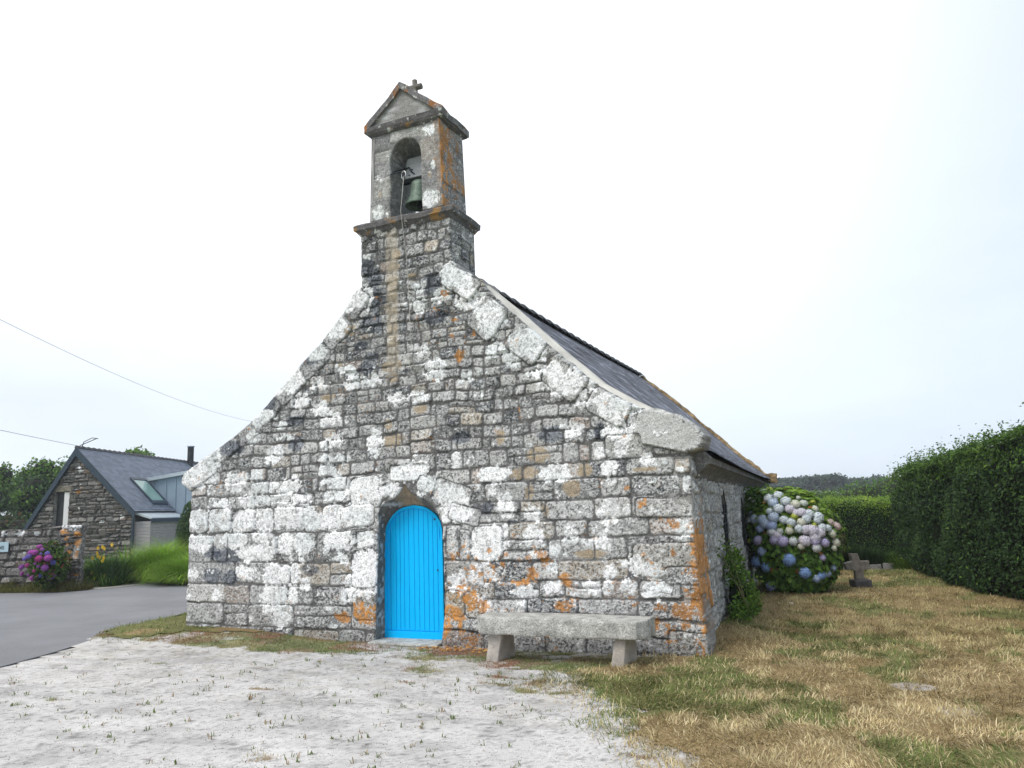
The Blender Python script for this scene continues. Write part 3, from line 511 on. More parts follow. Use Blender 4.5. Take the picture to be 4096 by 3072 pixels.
# cream lime-mortar flaunching between coping stones and slates
top = [(1.33, 5.07), (1.5, 4.83), (1.78, 4.55), (2.12, 4.21), (2.44, 3.89), (2.76, 3.58), (3.0, 3.36), (3.36, 3.12), (3.62, 2.98), (3.76, 2.93)]
prof_y = [.03, .12, .28, .46, .60]; V = []
for i, (x, z) in enumerate(top):
    a = top[max(0, i - 1)]; b = top[min(len(top) - 1, i + 1)]; nx, nz_ = -(b[1] - a[1]), (b[0] - a[0]); l = math.hypot(nx, nz_); nx /= l; nz_ /= l
    ed = sstep(0, 1.2, np.array(i * 1.0)) * sstep(len(top) - 1, len(top) - 2.4, np.array(i * 1.0))
    for y, h in zip(prof_y, (-.02, .035, .065, .045, -.03)):
        hh = (h + .012) * float(ed) - .015 + .006 * math.sin(i * 2.3 + y * 9); V.append((x + nx * hh, y, z + nz_ * hh))
n5 = len(prof_y); F = [(i * n5 + j, i * n5 + j + 1, (i + 1) * n5 + j + 1, (i + 1) * n5 + j) for i in range(len(top) - 1) for j in range(n5 - 1)]
link('mortar_flaunching', npmesh('mortar_flaunching', V, None, F, None, True), MT['render'], chapel)
# stone eaves cornice with a hollow moulding
mb = MB(); pr = [(0, 2.08), (.05, 2.10), (.08, 2.16), (.14, 2.21), (.20, 2.26), (.235, 2.27), (.24, 2.35), (.12, 2.47), (-.1, 2.50)]
y = .25; gg = random.Random(3)
while y < 13:
    w = gg.uniform(.5, .9); y2 = min(y + w - .012, 13); A = []; B2 = []
    for dx, z in pr: A.append((4.10 - .0425 * y + dx, y, z - .05 * (y / 13))); B2.append((4.10 - .0425 * y2 + dx, y2, z - .05 * (y2 / 13)))
    n = len(pr); mb.add(A + B2, [tuple(range(n)), tuple(range(n, 2 * n))[::-1]] + [(i, (i + 1) % n, n + (i + 1) % n, n + i) for i in range(n)]); y += w
mb.build('eaves_cornice', MT['capstone'], chapel)
# rear gable coping, orange with lichen
MT['orangestone'] = pmat('orange_lichen_stone', (.30, .21, .11), .95, var=.6, vscale=7, fine=.4, fscale=60, bump=.8, bscale=40)
mb = MB(); 
for i in range(7):
    a, b = prF[i], prF[i + 1]
    mb.box((a[0], 12.85, a[1] - .05), (b[0] - a[0] - .01, 0, b[1] - a[1]), (0, .34, 0), (.02, 0, .12 + .03 * (i % 2)))
mb.add(*(lambda m: (m.V, m.F))(MB().abox(3.72, 4.02, 12.8, 13.2, 2.28, 2.52)))
mb.build('rear_coping', MT['orangestone'], chapel, sub=4, rough=.045)

def mixstone(name, c1, layers, rough=.95):
    m = pmat(name, c1, rough, var=.35, vscale=9, fine=.45, fscale=60, bump=1.0, bscale=45); t = m.node_tree; N = t.nodes.new; L = t.links.new
    b = [n for n in t.nodes if n.type == 'BSDF_PRINCIPLED'][0]; src = b.inputs['Base Color'].links[0].from_socket
    tc = [n for n in t.nodes if n.type == 'TEX_COORD'][0]
    for i, (c2, sc_, lo, hi) in enumerate(layers):
        mp = N('ShaderNodeMapping'); mp.inputs['Location'].default_value = (i * 3.7, i * 1.3, i * 5.1); L(tc.outputs['Object'], mp.inputs[0])
        n = N('ShaderNodeTexNoise'); n.inputs['Scale'].default_value = sc_; n.inputs['Detail'].default_value = 5; n.inputs['Roughness'].default_value = .65; L(mp.outputs[0], n.inputs['Vector'])
        mr = N('ShaderNodeMapRange'); mr.inputs[1].default_value = lo; mr.inputs[2].default_value = hi; L(n.outputs['Fac'], mr.inputs[0])
        x = N('ShaderNodeMix'); x.data_type = 'RGBA'; L(mr.outputs[0], x.inputs[0]); L(src, x.inputs[6]); x.inputs[7].default_value = (*c2, 1); src = x.outputs[2]
    L(src, b.inputs['Base Color']); return m
MT['cornice'] = mixstone('cornice_granite', (.125, .12, .12), [((.30, .17, .06), 3.5, .56, .62), ((.55, .55, .54), 9, .60, .64)])
# ---- tower: sides and back of the square shaft, its cornice, the belfry, the cap
def lowright(U, V, H): return .885 + H, U, V
T1 = Panel(-.0, .76, 4.75, 6.16, .014, 31); T1.courses([4.7, 4.9, 5.1, 5.3, 5.52, 5.72, 5.92, 6.18], 0, .76, .16, .36)
T1.finish(scatter=60, density=.5, specks=.9); T1.build('shaft_side', lowright, MT['stone'], chapel, thick=.1)
mb = MB(); mb.abox(-.68, .87, .30, .75, 4.4, 6.15); o = mb.build('shaft_back', MT['stone'], chapel, sub=5); plain_col(o.data, (.25, .245, .24), 12)
mb = MB()
def ring(z, o): return [(-.70 - o, -.0 - o, z), (.885 + o, -.0 - o, z), (.885 + o, .76 + o, z), (-.70 - o, .76 + o, z)]
rs = [ring(6.07, .0), ring(6.10, .03), ring(6.14, .05), ring(6.165, .085), ring(6.235, .09), ring(6.26, .06), ring(6.30, -.02)]
V = [p for r in rs for p in r]; F = [(i * 4 + j, i * 4 + (j + 1) % 4, (i + 1) * 4 + (j + 1) % 4, (i + 1) * 4 + j) for i in range(len(rs) - 1) for j in range(4)] + [(0, 3, 2, 1), tuple(range(24, 28))]
mb.add(V, F); corn = mb.build('tower_cornice', MT['cornice'], chapel, sub=5, rough=.022)
# belfry front with its round-headed opening
bx0, bx1 = -.545, .765
bo = [(-.17, 6.2), (-.17, 7.22)] + [(.115 - .285 * math.cos(a), 7.25 + .30 * math.sin(a)) for a in np.linspace(.1, math.pi - .1, 12)] + [(.40, 7.22), (.40, 6.2)]
def taper(V): return (V - 6.3) * .028
BF = Panel(bx0, bx1, 6.30, 7.74, .0105, 41); BF.pal = [((.30, .29, .28), 3), ((.36, .35, .33), 3), ((.24, .235, .235), 3), ((.34, .31, .28), 2)]
BF.courses([6.28, 6.62, 6.98, 7.42, 7.80], bx0, -.14, .5, .6, gap=.005); BF.courses([6.28, 6.64, 7.05, 7.46, 7.80], .37, bx1, .5, .6, gap=.005); BF.courses([7.50, 7.80], -.2, .42, .5, .7, gap=.005)
BF.cut(bo, keep=False, noise=.004)
bb = [('w', -.40, 6.40, .09, .10), ('w', -.42, 7.02, .05, .04), ('w', -.33, 6.95, .04, .04), ('w', .60, 7.55, .08, .09), ('w', .55, 6.46, .15, .12), ('w', .5, 7.62, .05, .04), ('g', .55, 6.47, .17, .15), ('g', -.42, 6.42, .14, .13), ('w', .62, 7.0, .05, .06), ('b', .55, 6.85, .03, .06), ('b', -.36, 6.72, .02, .06)]
BF.finish(bb, scatter=110, density=.35, specks=.5, relief=.45, mortar=(.22, .215, .21), orange_fn=lambda u, v: (sstep(.60, .76, u) * 1.0 - .85 + (fbm(u, v, .18, 92, 3) - .5) * 1.6))
BF.build('belfry_front', lambda U, V, H: (U * 1.0 - (U - .11) / .66 * taper(V), -.0 - H + .012, V), MT['stone'], chapel, thick=.70, K=16, skirt=(.20, .20, .20))
# rear face with the same opening (sky shows through), sides
me_ = Panel(bx0, bx1, 6.30, 7.74, .03, 43); me_.courses([6.28, 6.62, 6.98, 7.35, 7.80], bx0, bx1, .3, .5); me_.cut(bo, keep=False); me_.finish(scatter=20); me_.build('belfry_back', lambda U, V, H: (U - (U - .11) / .66 * taper(V), .74 + H, V), MT['stone'], chapel, thick=.10)
BS = Panel(.0, .75, 6.30, 7.74, .0115, 45); BS.pal = BF.pal; BS.courses([6.28, 6.66, 7.08, 7.42, 7.80], 0, .75, .35, .6)
BS.finish([('w', .32, 7.05, .02, .06), ('w', .2, 7.3, .02, .03)], scatter=90, density=.4, specks=.6, relief=.5, mortar=(.2, .195, .19), orange_fn=lambda u, v: (.26 - .95 * u + .20 * sstep(6.4, 7.6, v) + (fbm(u * 1.4, v * .75, .22, 96, 4) - .5) * 2.6 + .16))
BS.build('belfry_side', lambda U, V, H: (bx1 + H - taper(V), U, V), MT['stone'], chapel, thick=.08)
mb = MB(); mb.prism([(bx0 + .002, .0, 6.3), (bx0 + .002, .75, 6.3), (bx0 + .04, .75, 7.74), (bx0 + .04, .0, 7.74)], (.06, 0, 0)); o = mb.build('belfry_side', MT['stone'], chapel, sub=5); plain_col(o.data, (.3, .29, .28), 14)
# cap: eaves moulding, pediment with raking mouldings, saddle roof
mb = MB()
def ring2(z, o): return [(-.51 - o, -.0 - o, z), (.73 + o, -.0 - o, z), (.73 + o, .75 + o, z), (-.51 - o, .75 + o, z)]
rs = [ring2(7.70, .0), ring2(7.73, .05), ring2(7.77, .07), ring2(7.84, .08), ring2(7.86, .02)]
V = [p for r in rs for p in r]; F = [(i * 4 + j, i * 4 + (j + 1) % 4, (i + 1) * 4 + (j + 1) % 4, (i + 1) * 4 + j) for i in range(len(rs) - 1) for j in range(4)] + [(0, 3, 2, 1), tuple(range(16, 20))]
mb.add(V, F); cap = mb.build('belfry_cap', MT['cornice'], chapel, sub=4, rough=.022)
mb = MB(); mb.prism([(-.53, -.02, 7.85), (.75, -.02, 7.85), (.09, -.02, 8.40)], (0, .75, 0)); o = mb.build('pediment', MT['stone'], cap, sub=9, rough=.012); plain_col(o.data, (.30, .29, .28), 15, .07)
mb = MB()
for sx, xe in ((-1, -.605), (1, .81)):
    a = np.array((xe, -.075, 7.84)); b = np.array((.08, -.075, 8.43)); c = np.array((xe, .83, 7.84)); d = np.array((.02, .83, 8.58))
    nn = np.array((0, 0, .09)); q = [a, b, d, c]
    V = [tuple(p - nn * .9) for p in q] + [tuple(p + nn * .35) for p in q]; mb.add(V, [(0, 1, 2, 3), (4, 7, 6, 5), (0, 4, 5, 1), (1, 5, 6, 2), (2, 6, 7, 3), (3, 7, 4, 0)])
MT['capmix'] = mixstone('cap_granite', (.17, .165, .165), [((.32, .14, .05), 3.6, .52, .58), ((.50, .50, .49), 8, .60, .64)])
o = mb.build('cap_roof', MT['capmix'], cap, sub=5, rough=.02)
mb = MB(); mb.tube([(.02, .5, 8.45), (.01, .5, 8.62), (0, .5, 8.83)], [.07, .045, .045], 8); mb.tube([(-.13, .49, 8.70), (.13, .51, 8.70)], [.05, .05], 8)
mb.build('gable_cross', MT['crossstone'], cap, bevel=.008)

# ---- door
door = thing('door', (0, .25, 0), None, None); door.parent = chapel
def zarch(x):
    q = [p for p in inner if p[1] > 1.29]; xs = [p[0] for p in q]; zs = [p[1] for p in q]
    return float(np.interp(x, xs, zs))
xs = [-.45, -.385, -.29, -.22, -.15, -.07, .02, .10, .18, .26, .335, .41, .475]
bd = MB()
for i in range(len(xs) - 1):
    a, b = xs[i] + .004, xs[i + 1] - .004; n = 5; poly = [(a, .262, .14), (b, .262, .14)] + [(b + (a - b) * k / n, .262, min(1.40 if (abs(b + (a - b) * k / n) > .44) else 9, zarch(b + (a - b) * k / n) - .035)) for k in range(n + 1)]
    bd.prism(poly, (0, .03, 0))
bd.prism([(-.47, .276, .1), (.49, .276, .1), (.49, .276, 1.4)] + [(x, .276, zarch(x) - .03) for x in (.45, .35, .2, 0, -.2, -.35, -.43)] + [(-.46, .276, 1.4)], (0, .03, 0))
bd.build('door_boards', MT['door'], door)
fr = MB(); q = [(x, z) for x, z in inner if z > 1.25]; q = [(-.478, .03)] + q + [(.505, .03)]; qi = [(-.445, .03)] + [(x * .93 + .002, 1.25 + (z - 1.25) * .94) if z > 1.29 else (x * .93, z) for x, z in q[1:-1]] + [(.482, .03)]
for i in range(len(q) - 1):
    a, b, c, d = q[i], q[i + 1], qi[i + 1], qi[i]; fr.prism([(a[0], .235, a[1]), (b[0], .235, b[1]), (c[0], .235, c[1]), (d[0], .235, d[1])], (0, .05, 0))
fr.build('door_frame', MT['door'], door)
kb = MB(); kb.prism([(-.455, .235, .03), (.495, .235, .03), (.495, .235, .13), (-.455, .235, .13)], (0, .04, 0)); kb.build('kick_board', MT['door'], door, bevel=.006)
hg = MB(); hg.abox(.36, .385, .257, .263, 1.68, 1.71); hg.build('door_bolt', MT['iron'], door); hg = MB(); hg.lathe((.41, .255, .98), [(0, -.012), (.016, 0), (0, .012)], 10); hg.build('keyhole_plate', MT['iron'], door)
mb = MB(); mb.prism([(-.50, -.16, .0), (.62, -.16, .0), (.52, .32, .0), (-.5, .32, .0)], (0, 0, .035)); mb.build('threshold', MT['benchstone'], chapel, bevel=.01)

# ================================================================== BELL, ROPE
bell = thing('church_bell', (.13, .38, 6.56), 'green bronze bell hanging under a grey wooden yoke in the belfry opening', 'bell')
mb = MB(); mb.lathe((.13, .38, 6.56), [(.225, 0), (.232, .012), (.20, .07), (.165, .14), (.145, .22), (.138, .32), (.132, .37), (.10, .41), (.04, .43), (.001, .43)], 40)
mb.lathe((.13, .38, 6.56), [(.225, 0), (.205, .0), (.16, .12), (.12, .32), (.001, .38)], 40)
mb.build('bell_body', MT['bronze'], bell, smooth=True)
mb = MB(); mb.tube([(.13, .38, 6.92), (.13, .38, 6.60), (.13, .38, 6.54)], [.014, .018, .018], 8); mb.lathe((.13, .38, 6.555), [(0, -.045), (.04, -.02), (.045, .01), (.02, .045), (0, .05)], 14); mb.build('clapper', MT['iron'], bell, smooth=True)
mb = MB(); mb.prism([(-.085, .30, 7.03), (.33, .30, 7.03), (.33, .30, 7.20), (.30, .30, 7.22), (.30, .30, 7.30), (.26, .30, 7.36), (-.02, .30, 7.36), (-.055, .30, 7.31), (-.055, .30, 7.22), (-.085, .30, 7.20)], (0, .15, 0)); mb.build('yoke', MT['yoke'], bell, bevel=.006)
mb = MB(); mb.abox(-.16, .40, .34, .42, 6.985, 7.03); mb.tube([(-.10, .29, 7.19), (-.0, .29, 7.205), (.04, .29, 7.13), (.07, .285, 7.10)], .012, 6); mb.tube([(-.04, .29, 7.195), (-.16, .15, 7.12), (-.13, -.02, 6.99), (.12, -.06, 6.97)], .011, 6)
for x, z in ((.0, 7.075), (.09, 7.085), (.055, 7.16)): mb.lathe((x, .292, z), [(0, -.014), (.014, 0), (0, .014)], 8)
mb.build('ironwork', MT['iron'], bell)
rope = thing('bell_rope', (.12, -.06, 6.9), 'thin pale bell rope hanging down the tower front, doubled up at its end', 'rope')
pts = [(.12, -.06, 6.88), (.13, -.14, 6.45), (.13, -.17, 6.28), (.14, -.15, 6.10), (.155, -.07, 5.6), (.175, -.06, 5.2), (.19, -.055, 4.83), (.195, -.055, 4.54), (.225, -.055, 4.05), (.26, -.055, 3.80), (.215, -.055, 3.84), (.165, -.055, 3.96), (.15, -.055, 4.28)]
mb = MB(); mb.tube(pts, .0042, 6); mb.build('cord', MT['rope'], rope, smooth=True)
mb = MB(); mb.lathe((.195, -.057, 4.54), [(0, -.018), (.016, 0), (0, .018)], 8); mb.build('knot', MT['rope'], rope)
mb = MB(); mb.tube([(.12, -.06, 6.82), (.09, -.06, 6.87), (.085, -.06, 6.92), (.10, -.06, 6.955), (.125, -.06, 6.97), (.15, -.06, 6.955), (.16, -.06, 6.91), (.15, -.06, 6.87), (.125, -.06, 6.82)], .007, 6); mb.build('shackle', MT['steel'], rope, smooth=True)

# ================================================================== GROUND
def dpoly(x, y, poly): return polysd(np.asarray(x, float), np.asarray(y, float), poly)
LAWN = [(5.6, -6.5), (4.9, -4.3), (4.71, -3.7), (4.39, -3.16), (4.02, -2.72), (3.48, -2.05), (3.0, -1.55), (3.05, -.85), (3.5, -.3), (3.55, .1), (3.3, 14), (14, 16), (14, -6.5)]
VERGE = [(-5.15, -.85), (-4.2, -1.0), (-3.4, -.55), (-2.6, .0), (-4.0, .4), (-4.0, 16), (-12, 16), (-9.2, 12), (-7.3, 5), (-6.33, 1.96), (-5.59, .12)]
ROAD = [(-3.5, -9), (-4.2, -4.5), (-4.45, -2.67), (-4.7, -1.93), (-5.13, -.9), (-5.59, .12), (-6.33, 1.96), (-7.3, 5), (-8.7, 9), (-10.2, 14), (-13, 22), (-18, 34), (-22, 34), (-17.5, 20), (-14.6, 10.6), (-13.1, 8.1), (-13.3, 6.9), (-13.3, 5.7), (-13.68, 5.2), (-16.5, 4.55), (-24, 3.2), (-24, -9)]
def lawn_d(x, y): return np.maximum(dpoly(x, y, LAWN), dpoly(x, y, VERGE)) + (fbm(x, y, .55, 201, 4) - .5) * .75 * sstep(6.5, 4, x) 
def strip_d(x, y):
    """grassy patches in the gravel: a ragged band at the foot of the facade and scattered tufts"""
    b = sstep(-1.5, -.7, y) * (.36 * sstep(.4, -1.6, x) + .24 * sstep(-1.2, -.6, y)) - .12 * sstep(-.35, -.1, y) * sstep(-.9, -.4, x) * sstep(1.3, .7, x)
    return b * .88 + .16 * sstep(-.2, 1.6, x) * sstep(-3.0, -1.2, y) + .10 * sstep(-1.9, -.2, dpoly(x, y, LAWN)) + fbm(x * .8, y * 1.3, .45, 211, 4, .6) - .76 - .06 * sstep(-2.2, -3.6, y)
def green(x, y):
    g = fbm(x, y, .8, 221, 4, .6); c = np.exp(-(((x - 4.3) / .8) ** 2 + ((y + 1.9) / 1.3) ** 2)) * .22 + .10 * np.exp(-((x - 3.9) / .5) ** 2) * sstep(1.5, -.5, y) + .07 * sstep(-1, 3, y) + .08 * sstep(6, 9.5, y) + .35 * sstep(-3, -3.6, x)
    return sstep(.54, .68, g + c)
def mound(x, y): return .15 * np.exp(-((x - 4.15) / .38) ** 2) * sstep(.1, .9, y) * sstep(6.5, 3, y)
def corner(x, y): return .125 * sstep(-.9, -3.4, x) * sstep(-1.7, -.25, y) * sstep(-6.3, -4.9, x)
def gb(x, y): return corner(x, y) + (fbm(x, y, 1.6, 231, 3) - .5) * .05
def gz(x, y): return mound(x, y) + gb(x, y)
base = npmesh('ground', [(-900, -400, -.06), (900, -400, -.06), (900, 900, -.06), (-900, 900, -.06)], None, [(0, 1, 2, 3)], None)
MT['field'] = pmat('field_grass', (.12, .15, .045), .95, var=.4, vscale=.08, fine=.35, fscale=1.5, spec=.1)
tag(link('ground', base, MT['field']), kind='structure')
def gridmesh(name, xs, ys, keepfn, zfn, colfn, mat):
    X, Y = np.meshgrid(xs, ys); k = keepfn(X, Y); Z = zfn(X, Y); c = colfn(X, Y)
    q = k[:-1, :-1] & k[1:, :-1] & k[:-1, 1:] & k[1:, 1:]; used = np.zeros(k.shape, bool)
    for a, b in ((0, 0), (1, 0), (0, 1), (1, 1)): used[a:k.shape[0] - 1 + a, b:k.shape[1] - 1 + b] |= q
    idx = -np.ones(k.shape, np.int64); idx[used] = np.arange(used.sum())
    F = np.stack([idx[:-1, :-1][q], idx[:-1, 1:][q], idx[1:, 1:][q], idx[1:, :-1][q]], 1)
    me = npmesh(name, np.stack([X[used], Y[used], Z[used]], 1), None, F, c[used], True); return link(name, me, mat)
def axis(a, b, fa, fb, fine, coarse):
    out = [a]
    while out[-1] < b:
        x = out[-1]; d = max(fa - x, x - fb, 0); out.append(x + min(coarse, fine + d * .06))
    return np.array(out)
gx = axis(-6.6, 9.0, -3.0, 7.0, .024, .2); gy = axis(-6.4, 1.4, -5.0, .2, .024, .2)
roadd = lambda x, y: dpoly(x, y, ROAD)
def gravel_col(x, y):
    a = fbm(x, y, .9, 241, 4); b = fbm(x, y, .035, 242, 3, .8); c = np.array((.48, .465, .455)) * (.78 + .26 * a + .20 * b)[..., None] * (1 - .28 * sstep(.60, .70, fbm(x, y, .022, 249, 2, .6)))[..., None]
    p = sstep(.0, .10, strip_d(x, y))[..., None]; gcol = np.where((vnoise(x, y, .6, 243) > .68)[..., None], np.array((.22, .13, .08)), np.array((.20, .20, .085))) * (.6 + .8 * fbm(x, y, .06, 244, 3))[..., None]
    c = c * (1 - .85 * p) + gcol * .85 * p
    s = sstep(.70, .76, vnoise(x, y, .045, 245) * .6 + vnoise(x, y, .11, 246) * .4)[..., None]; c = c * (1 - .35 * s)
    q = sstep(.50, .66, fbm(x, y, .22, 247, 4, .7)) * .45 * sstep(-4.0, -1.2, y); c = c * (1 - q[..., None] * np.array((.35, .38, .5)))
    c = c * (1 - .20 * sstep(.50, .66, fbm(x * .6, y * 1.4, .34, 250, 4, .7)))[..., None]
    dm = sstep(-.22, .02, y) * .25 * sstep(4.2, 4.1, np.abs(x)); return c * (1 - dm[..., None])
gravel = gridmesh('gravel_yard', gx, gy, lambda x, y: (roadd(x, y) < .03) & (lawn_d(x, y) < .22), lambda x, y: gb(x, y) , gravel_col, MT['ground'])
tag(gravel, kind='structure')
def lawn_col(x, y):
    a = fbm(x, y, .45, 261, 4)[..., None]; b = fbm(x, y, .05, 262, 3, .7)[..., None]
    dry = (np.array((.32, .235, .12)) * (1 - a) + np.array((.22, .16, .08)) * a) * (.65 + .7 * b); gr = np.array((.10, .115, .04)) * (.6 + .8 * b); dry = dry * .8
    g = green(x, y)[..., None] * .8; return dry * (1 - g) + gr * g
lx = axis(-12, 14, 2.6, 7.5, .035, .25); ly = axis(-6.5, 16, -5.5, 1.0, .035, .25)
lawn = gridmesh('lawn', lx, ly, lambda x, y: (lawn_d(x, y) > 0) & (roadd(x, y) < .03) & ~((np.abs(x) < 3.5) & (y > .3) & (y < 12.6)), lambda x, y: gz(x, y) + (fbm(x, y, .07, 263, 3, .7) - .5) * .014 + .012, lawn_col, MT['ground'])
tag(lawn, kind='structure')
MT['asphalt'] = pmat('asphalt', (.185, .188, .20), .9, var=.16, vscale=.5, fine=.22, fscale=120, bump=.5, bscale=150, spec=.2, stretch=(1, 1, 1))
rx = np.array(ROAD); me = bpy.data.meshes.new('road'); me.from_pydata([(p[0], p[1], .012) for p in ROAD] + [(p[0], p[1], -.06) for p in ROAD], [], [tuple(range(len(ROAD)))] + [(i, (i + 1) % len(ROAD), len(ROAD) + (i + 1) % len(ROAD), len(ROAD) + i) for i in range(len(ROAD))]); me.update()
import bmesh
bm = bmesh.new(); bm.from_mesh(me); bmesh.ops.triangulate(bm, faces=bm.faces); bmesh.ops.recalc_face_normals(bm, faces=bm.faces); bm.to_mesh(me); bm.free()
tag(link('road', me, MT['asphalt']), kind='structure')
# pale stony margin beyond the road and the earth of the garden bed
MT['margin'] = pmat('stony_margin', (.46, .43, .38), .95, var=.3, vscale=1.5, fine=.3, fscale=14, spec=.1)
mb = MB(); P_ = [(-14.4, 5.35), (-13.65, 5.15), (-13.25, 5.8), (-13.25, 7.0), (-13.05, 8.1), (-14.5, 10.6), (-17, 19), (-17.8, 19), (-15.3, 11), (-13.8, 8.5), (-14.0, 7.2), (-14.2, 6.3)]
mb.prism([(a, b, .0) for a, b in P_], (0, 0, .03)); tag(mb.build('gravel_margin', MT['margin']), kind='structure')
MT['soil'] = pmat('soil', (.06, .045, .03), .95, var=.3, vscale=2)
mb = MB(); P_ = [(-14.2, 6.35), (-13.95, 7.2), (-13.8, 8.5), (-15.3, 11), (-22, 14), (-24, 6.5)]; mb.prism([(a, b, .0) for a, b in P_], (0, 0, .07)); tag(mb.build('garden_soil', MT['soil']), kind='structure')

# ------------------------------------------------------------------ grass, weeds, litter
def blades(px, py, pz, ln, wd, col, lean, seed, curve=.5, two=True, az=None):
    g = np.random.default_rng(seed); n = len(px); az = g.uniform(0, 2 * np.pi, n) if az is None else az; tl = lean
    dx, dy = np.cos(az), np.sin(az); sx, sy = -dy, dx; p0 = np.stack([px, py, pz], 1)
    up = np.stack([dx * np.sin(tl), dy * np.sin(tl), np.cos(tl)], 1); t2 = np.minimum(tl + curve, 2.2); up2 = np.stack([dx * np.sin(t2), dy * np.sin(t2), np.cos(t2)], 1)
    s = np.stack([sx, sy, np.zeros(n)], 1) * (wd / 2)[:, None]
    mid = p0 + up * (ln * .55)[:, None]; tip = mid + up2 * (ln * .45)[:, None]
    V = np.stack([p0 - s, p0 + s, mid + s * .8, mid - s * .8, tip], 1).reshape(-1, 3); b = np.arange(n) * 5
    F4 = np.stack([b, b + 1, b + 2, b + 3], 1); F3 = np.stack([b + 3, b + 2, b + 4], 1)
    return V, F3, F4, np.repeat(col, 5, 0)
def bladeobj(name, data, mat, parent=None):
    V, F3, F4, c = data; return link(name, npmesh(name, V, F3, F4, c), mat, parent)
def camdist(x, y): return np.hypot(x - 5.88, y + 9.16)
g = np.random.default_rng(77)
def sample(n, x0, x1, y0, y1): return g.uniform(x0, x1, n), g.uniform(y0, y1, n)
X = []; Y = []
for n, bx in ((150000, (2.6, 9.0, -5.2, -1.0)), (90000, (3.2, 9.5, -1.0, 3.0)), (60000, (3.9, 9.5, 3.0, 11.5)), (14000, (-7.5, -3.4, -1.2, 5))):
    a, b = sample(n, *bx); k = (lawn_d(a, b) > -.03 - .55 * g.random(n) ** 3) & (roadd(a, b) < 0) & ~((a < 4.2 - .0425 * b) & (a > -4.2) & (b > -.02)); X.append(a[k]); Y.append(b[k])
X = np.concatenate(X); Y = np.concatenate(Y); n = len(X); D = camdist(X, Y)
k = g.random(n) < np.clip(vnoise(X, Y, .18, 301) * 1.5 + .1, .15, 1); X, Y, D = X[k], Y[k], D[k]; n = len(X)
gr = green(X, Y) * .72 + (X < 0) * .3; isg = g.random(n) < gr
pal = np.array([(.50, .41, .235), (.40, .315, .17), (.58, .49, .31), (.26, .19, .10), (.43, .37, .19)]); c = pal[g.integers(0, 5, n)] * (1 - sstep(-1.0, 3.0, Y)[:, None] * np.array((.22, .20, .30))) * g.uniform(.65, 1.3, n)[:, None] * (.82 + .54 * fbm(X, Y, .5, 305, 3))[:, None]
pg = np.array([(.16, .20, .06), (.12, .16, .05), (.22, .24, .08)]); c[isg] = pg[g.integers(0, 3, isg.sum())] * g.uniform(.7, 1.2, isg.sum())[:, None]
ln = g.uniform(.028, .085, n) * np.where(g.random(n) < .06, 1.6, 1) * (1 + .02 * D); wd = g.uniform(.0032, .0065, n) * (1 + .05 * D)
dirn = vnoise(X, Y, .35, 303) * 9 + g.normal(0, .8, n); lean = np.clip(g.normal(1.0, .35, n), .1, 1.5)
tag(bladeobj('lawn_grass', blades(X, Y, gz(X, Y) + .004, ln, wd, c, lean, 5, az=dirn), MT['grass']), 'dry straw coloured mown grass with greener patches beside the chapel', 'grass', kind='stuff')
# grassy patches in the gravel
X, Y = sample(150000, -5.4, 4.5, -4.6, -.02); k = (strip_d(X, Y) > g.uniform(-.06, .10, len(X))) & (roadd(X, Y) < -.02) & (lawn_d(X, Y) < .05); X, Y = X[k], Y[k]
X2, Y2 = sample(26000, -5.2, 4.9, -1.0, -.05); k = (fbm(X2, Y2, .35, 311, 3) > .55 + .12 * sstep(1.0, 2.0, X2)) & (roadd(X2, Y2) < -.02) & (g.random(26000) < .8); X = np.concatenate([X, X2[k]]); Y = np.concatenate([Y, Y2[k]]); n = len(X)
hue = vnoise(X, Y, .5, 312); c = np.where((hue > .66)[:, None], np.array((.30, .17, .10)), np.where((hue > .40)[:, None], np.array((.17, .22, .07)), np.array((.32, .28, .13)))) * g.uniform(.65, 1.3, n)[:, None]
tag(bladeobj('weed_patches', blades(X, Y, gb(X, Y), g.uniform(.015, .045, n), g.uniform(.003, .006, n), c, np.clip(g.normal(.8, .4, n), 0, 1.5), 6), MT['grass']), 'low green and rusty grass patches growing through the pale gravel', 'grass', kind='stuff')
# single tufts
V = []; tx = []; ty = []; 
for _ in range(620):
    a, b = g.uniform(-4.6, 4.6), -(g.random() ** .8) * 4.8; 
    if a < -1 and g.random() < .55 * (b < -1.2): continue
    if roadd(a, b) > -.1 or lawn_d(a, b) > .1: continue
    
    if vnoise(np.array(a), np.array(b), .7, 331) < .38: continue
    m = g.integers(2, 10); r = g.uniform(.005, .04); tx += list(a + g.normal(0, r, m)); ty += list(b + g.normal(0, r, m))
tx = np.array(tx); ty = np.array(ty); n = len(tx); br = vnoise(tx, ty, .07, 322) > .62
c = np.where(br[:, None], np.array((.30, .22, .12)), np.array((.13, .18, .05))) * g.uniform(.7, 1.3, n)[:, None]
tag(bladeobj('gravel_weeds', blades(tx, ty, gb(tx, ty), g.uniform(.012, .06, n), g.uniform(.005, .012, n), c, np.clip(g.normal(.55, .3, n), 0, 1.3), 7), MT['grass']), 'small weed tufts dotted over the pale gravel', 'weeds', kind='stuff')
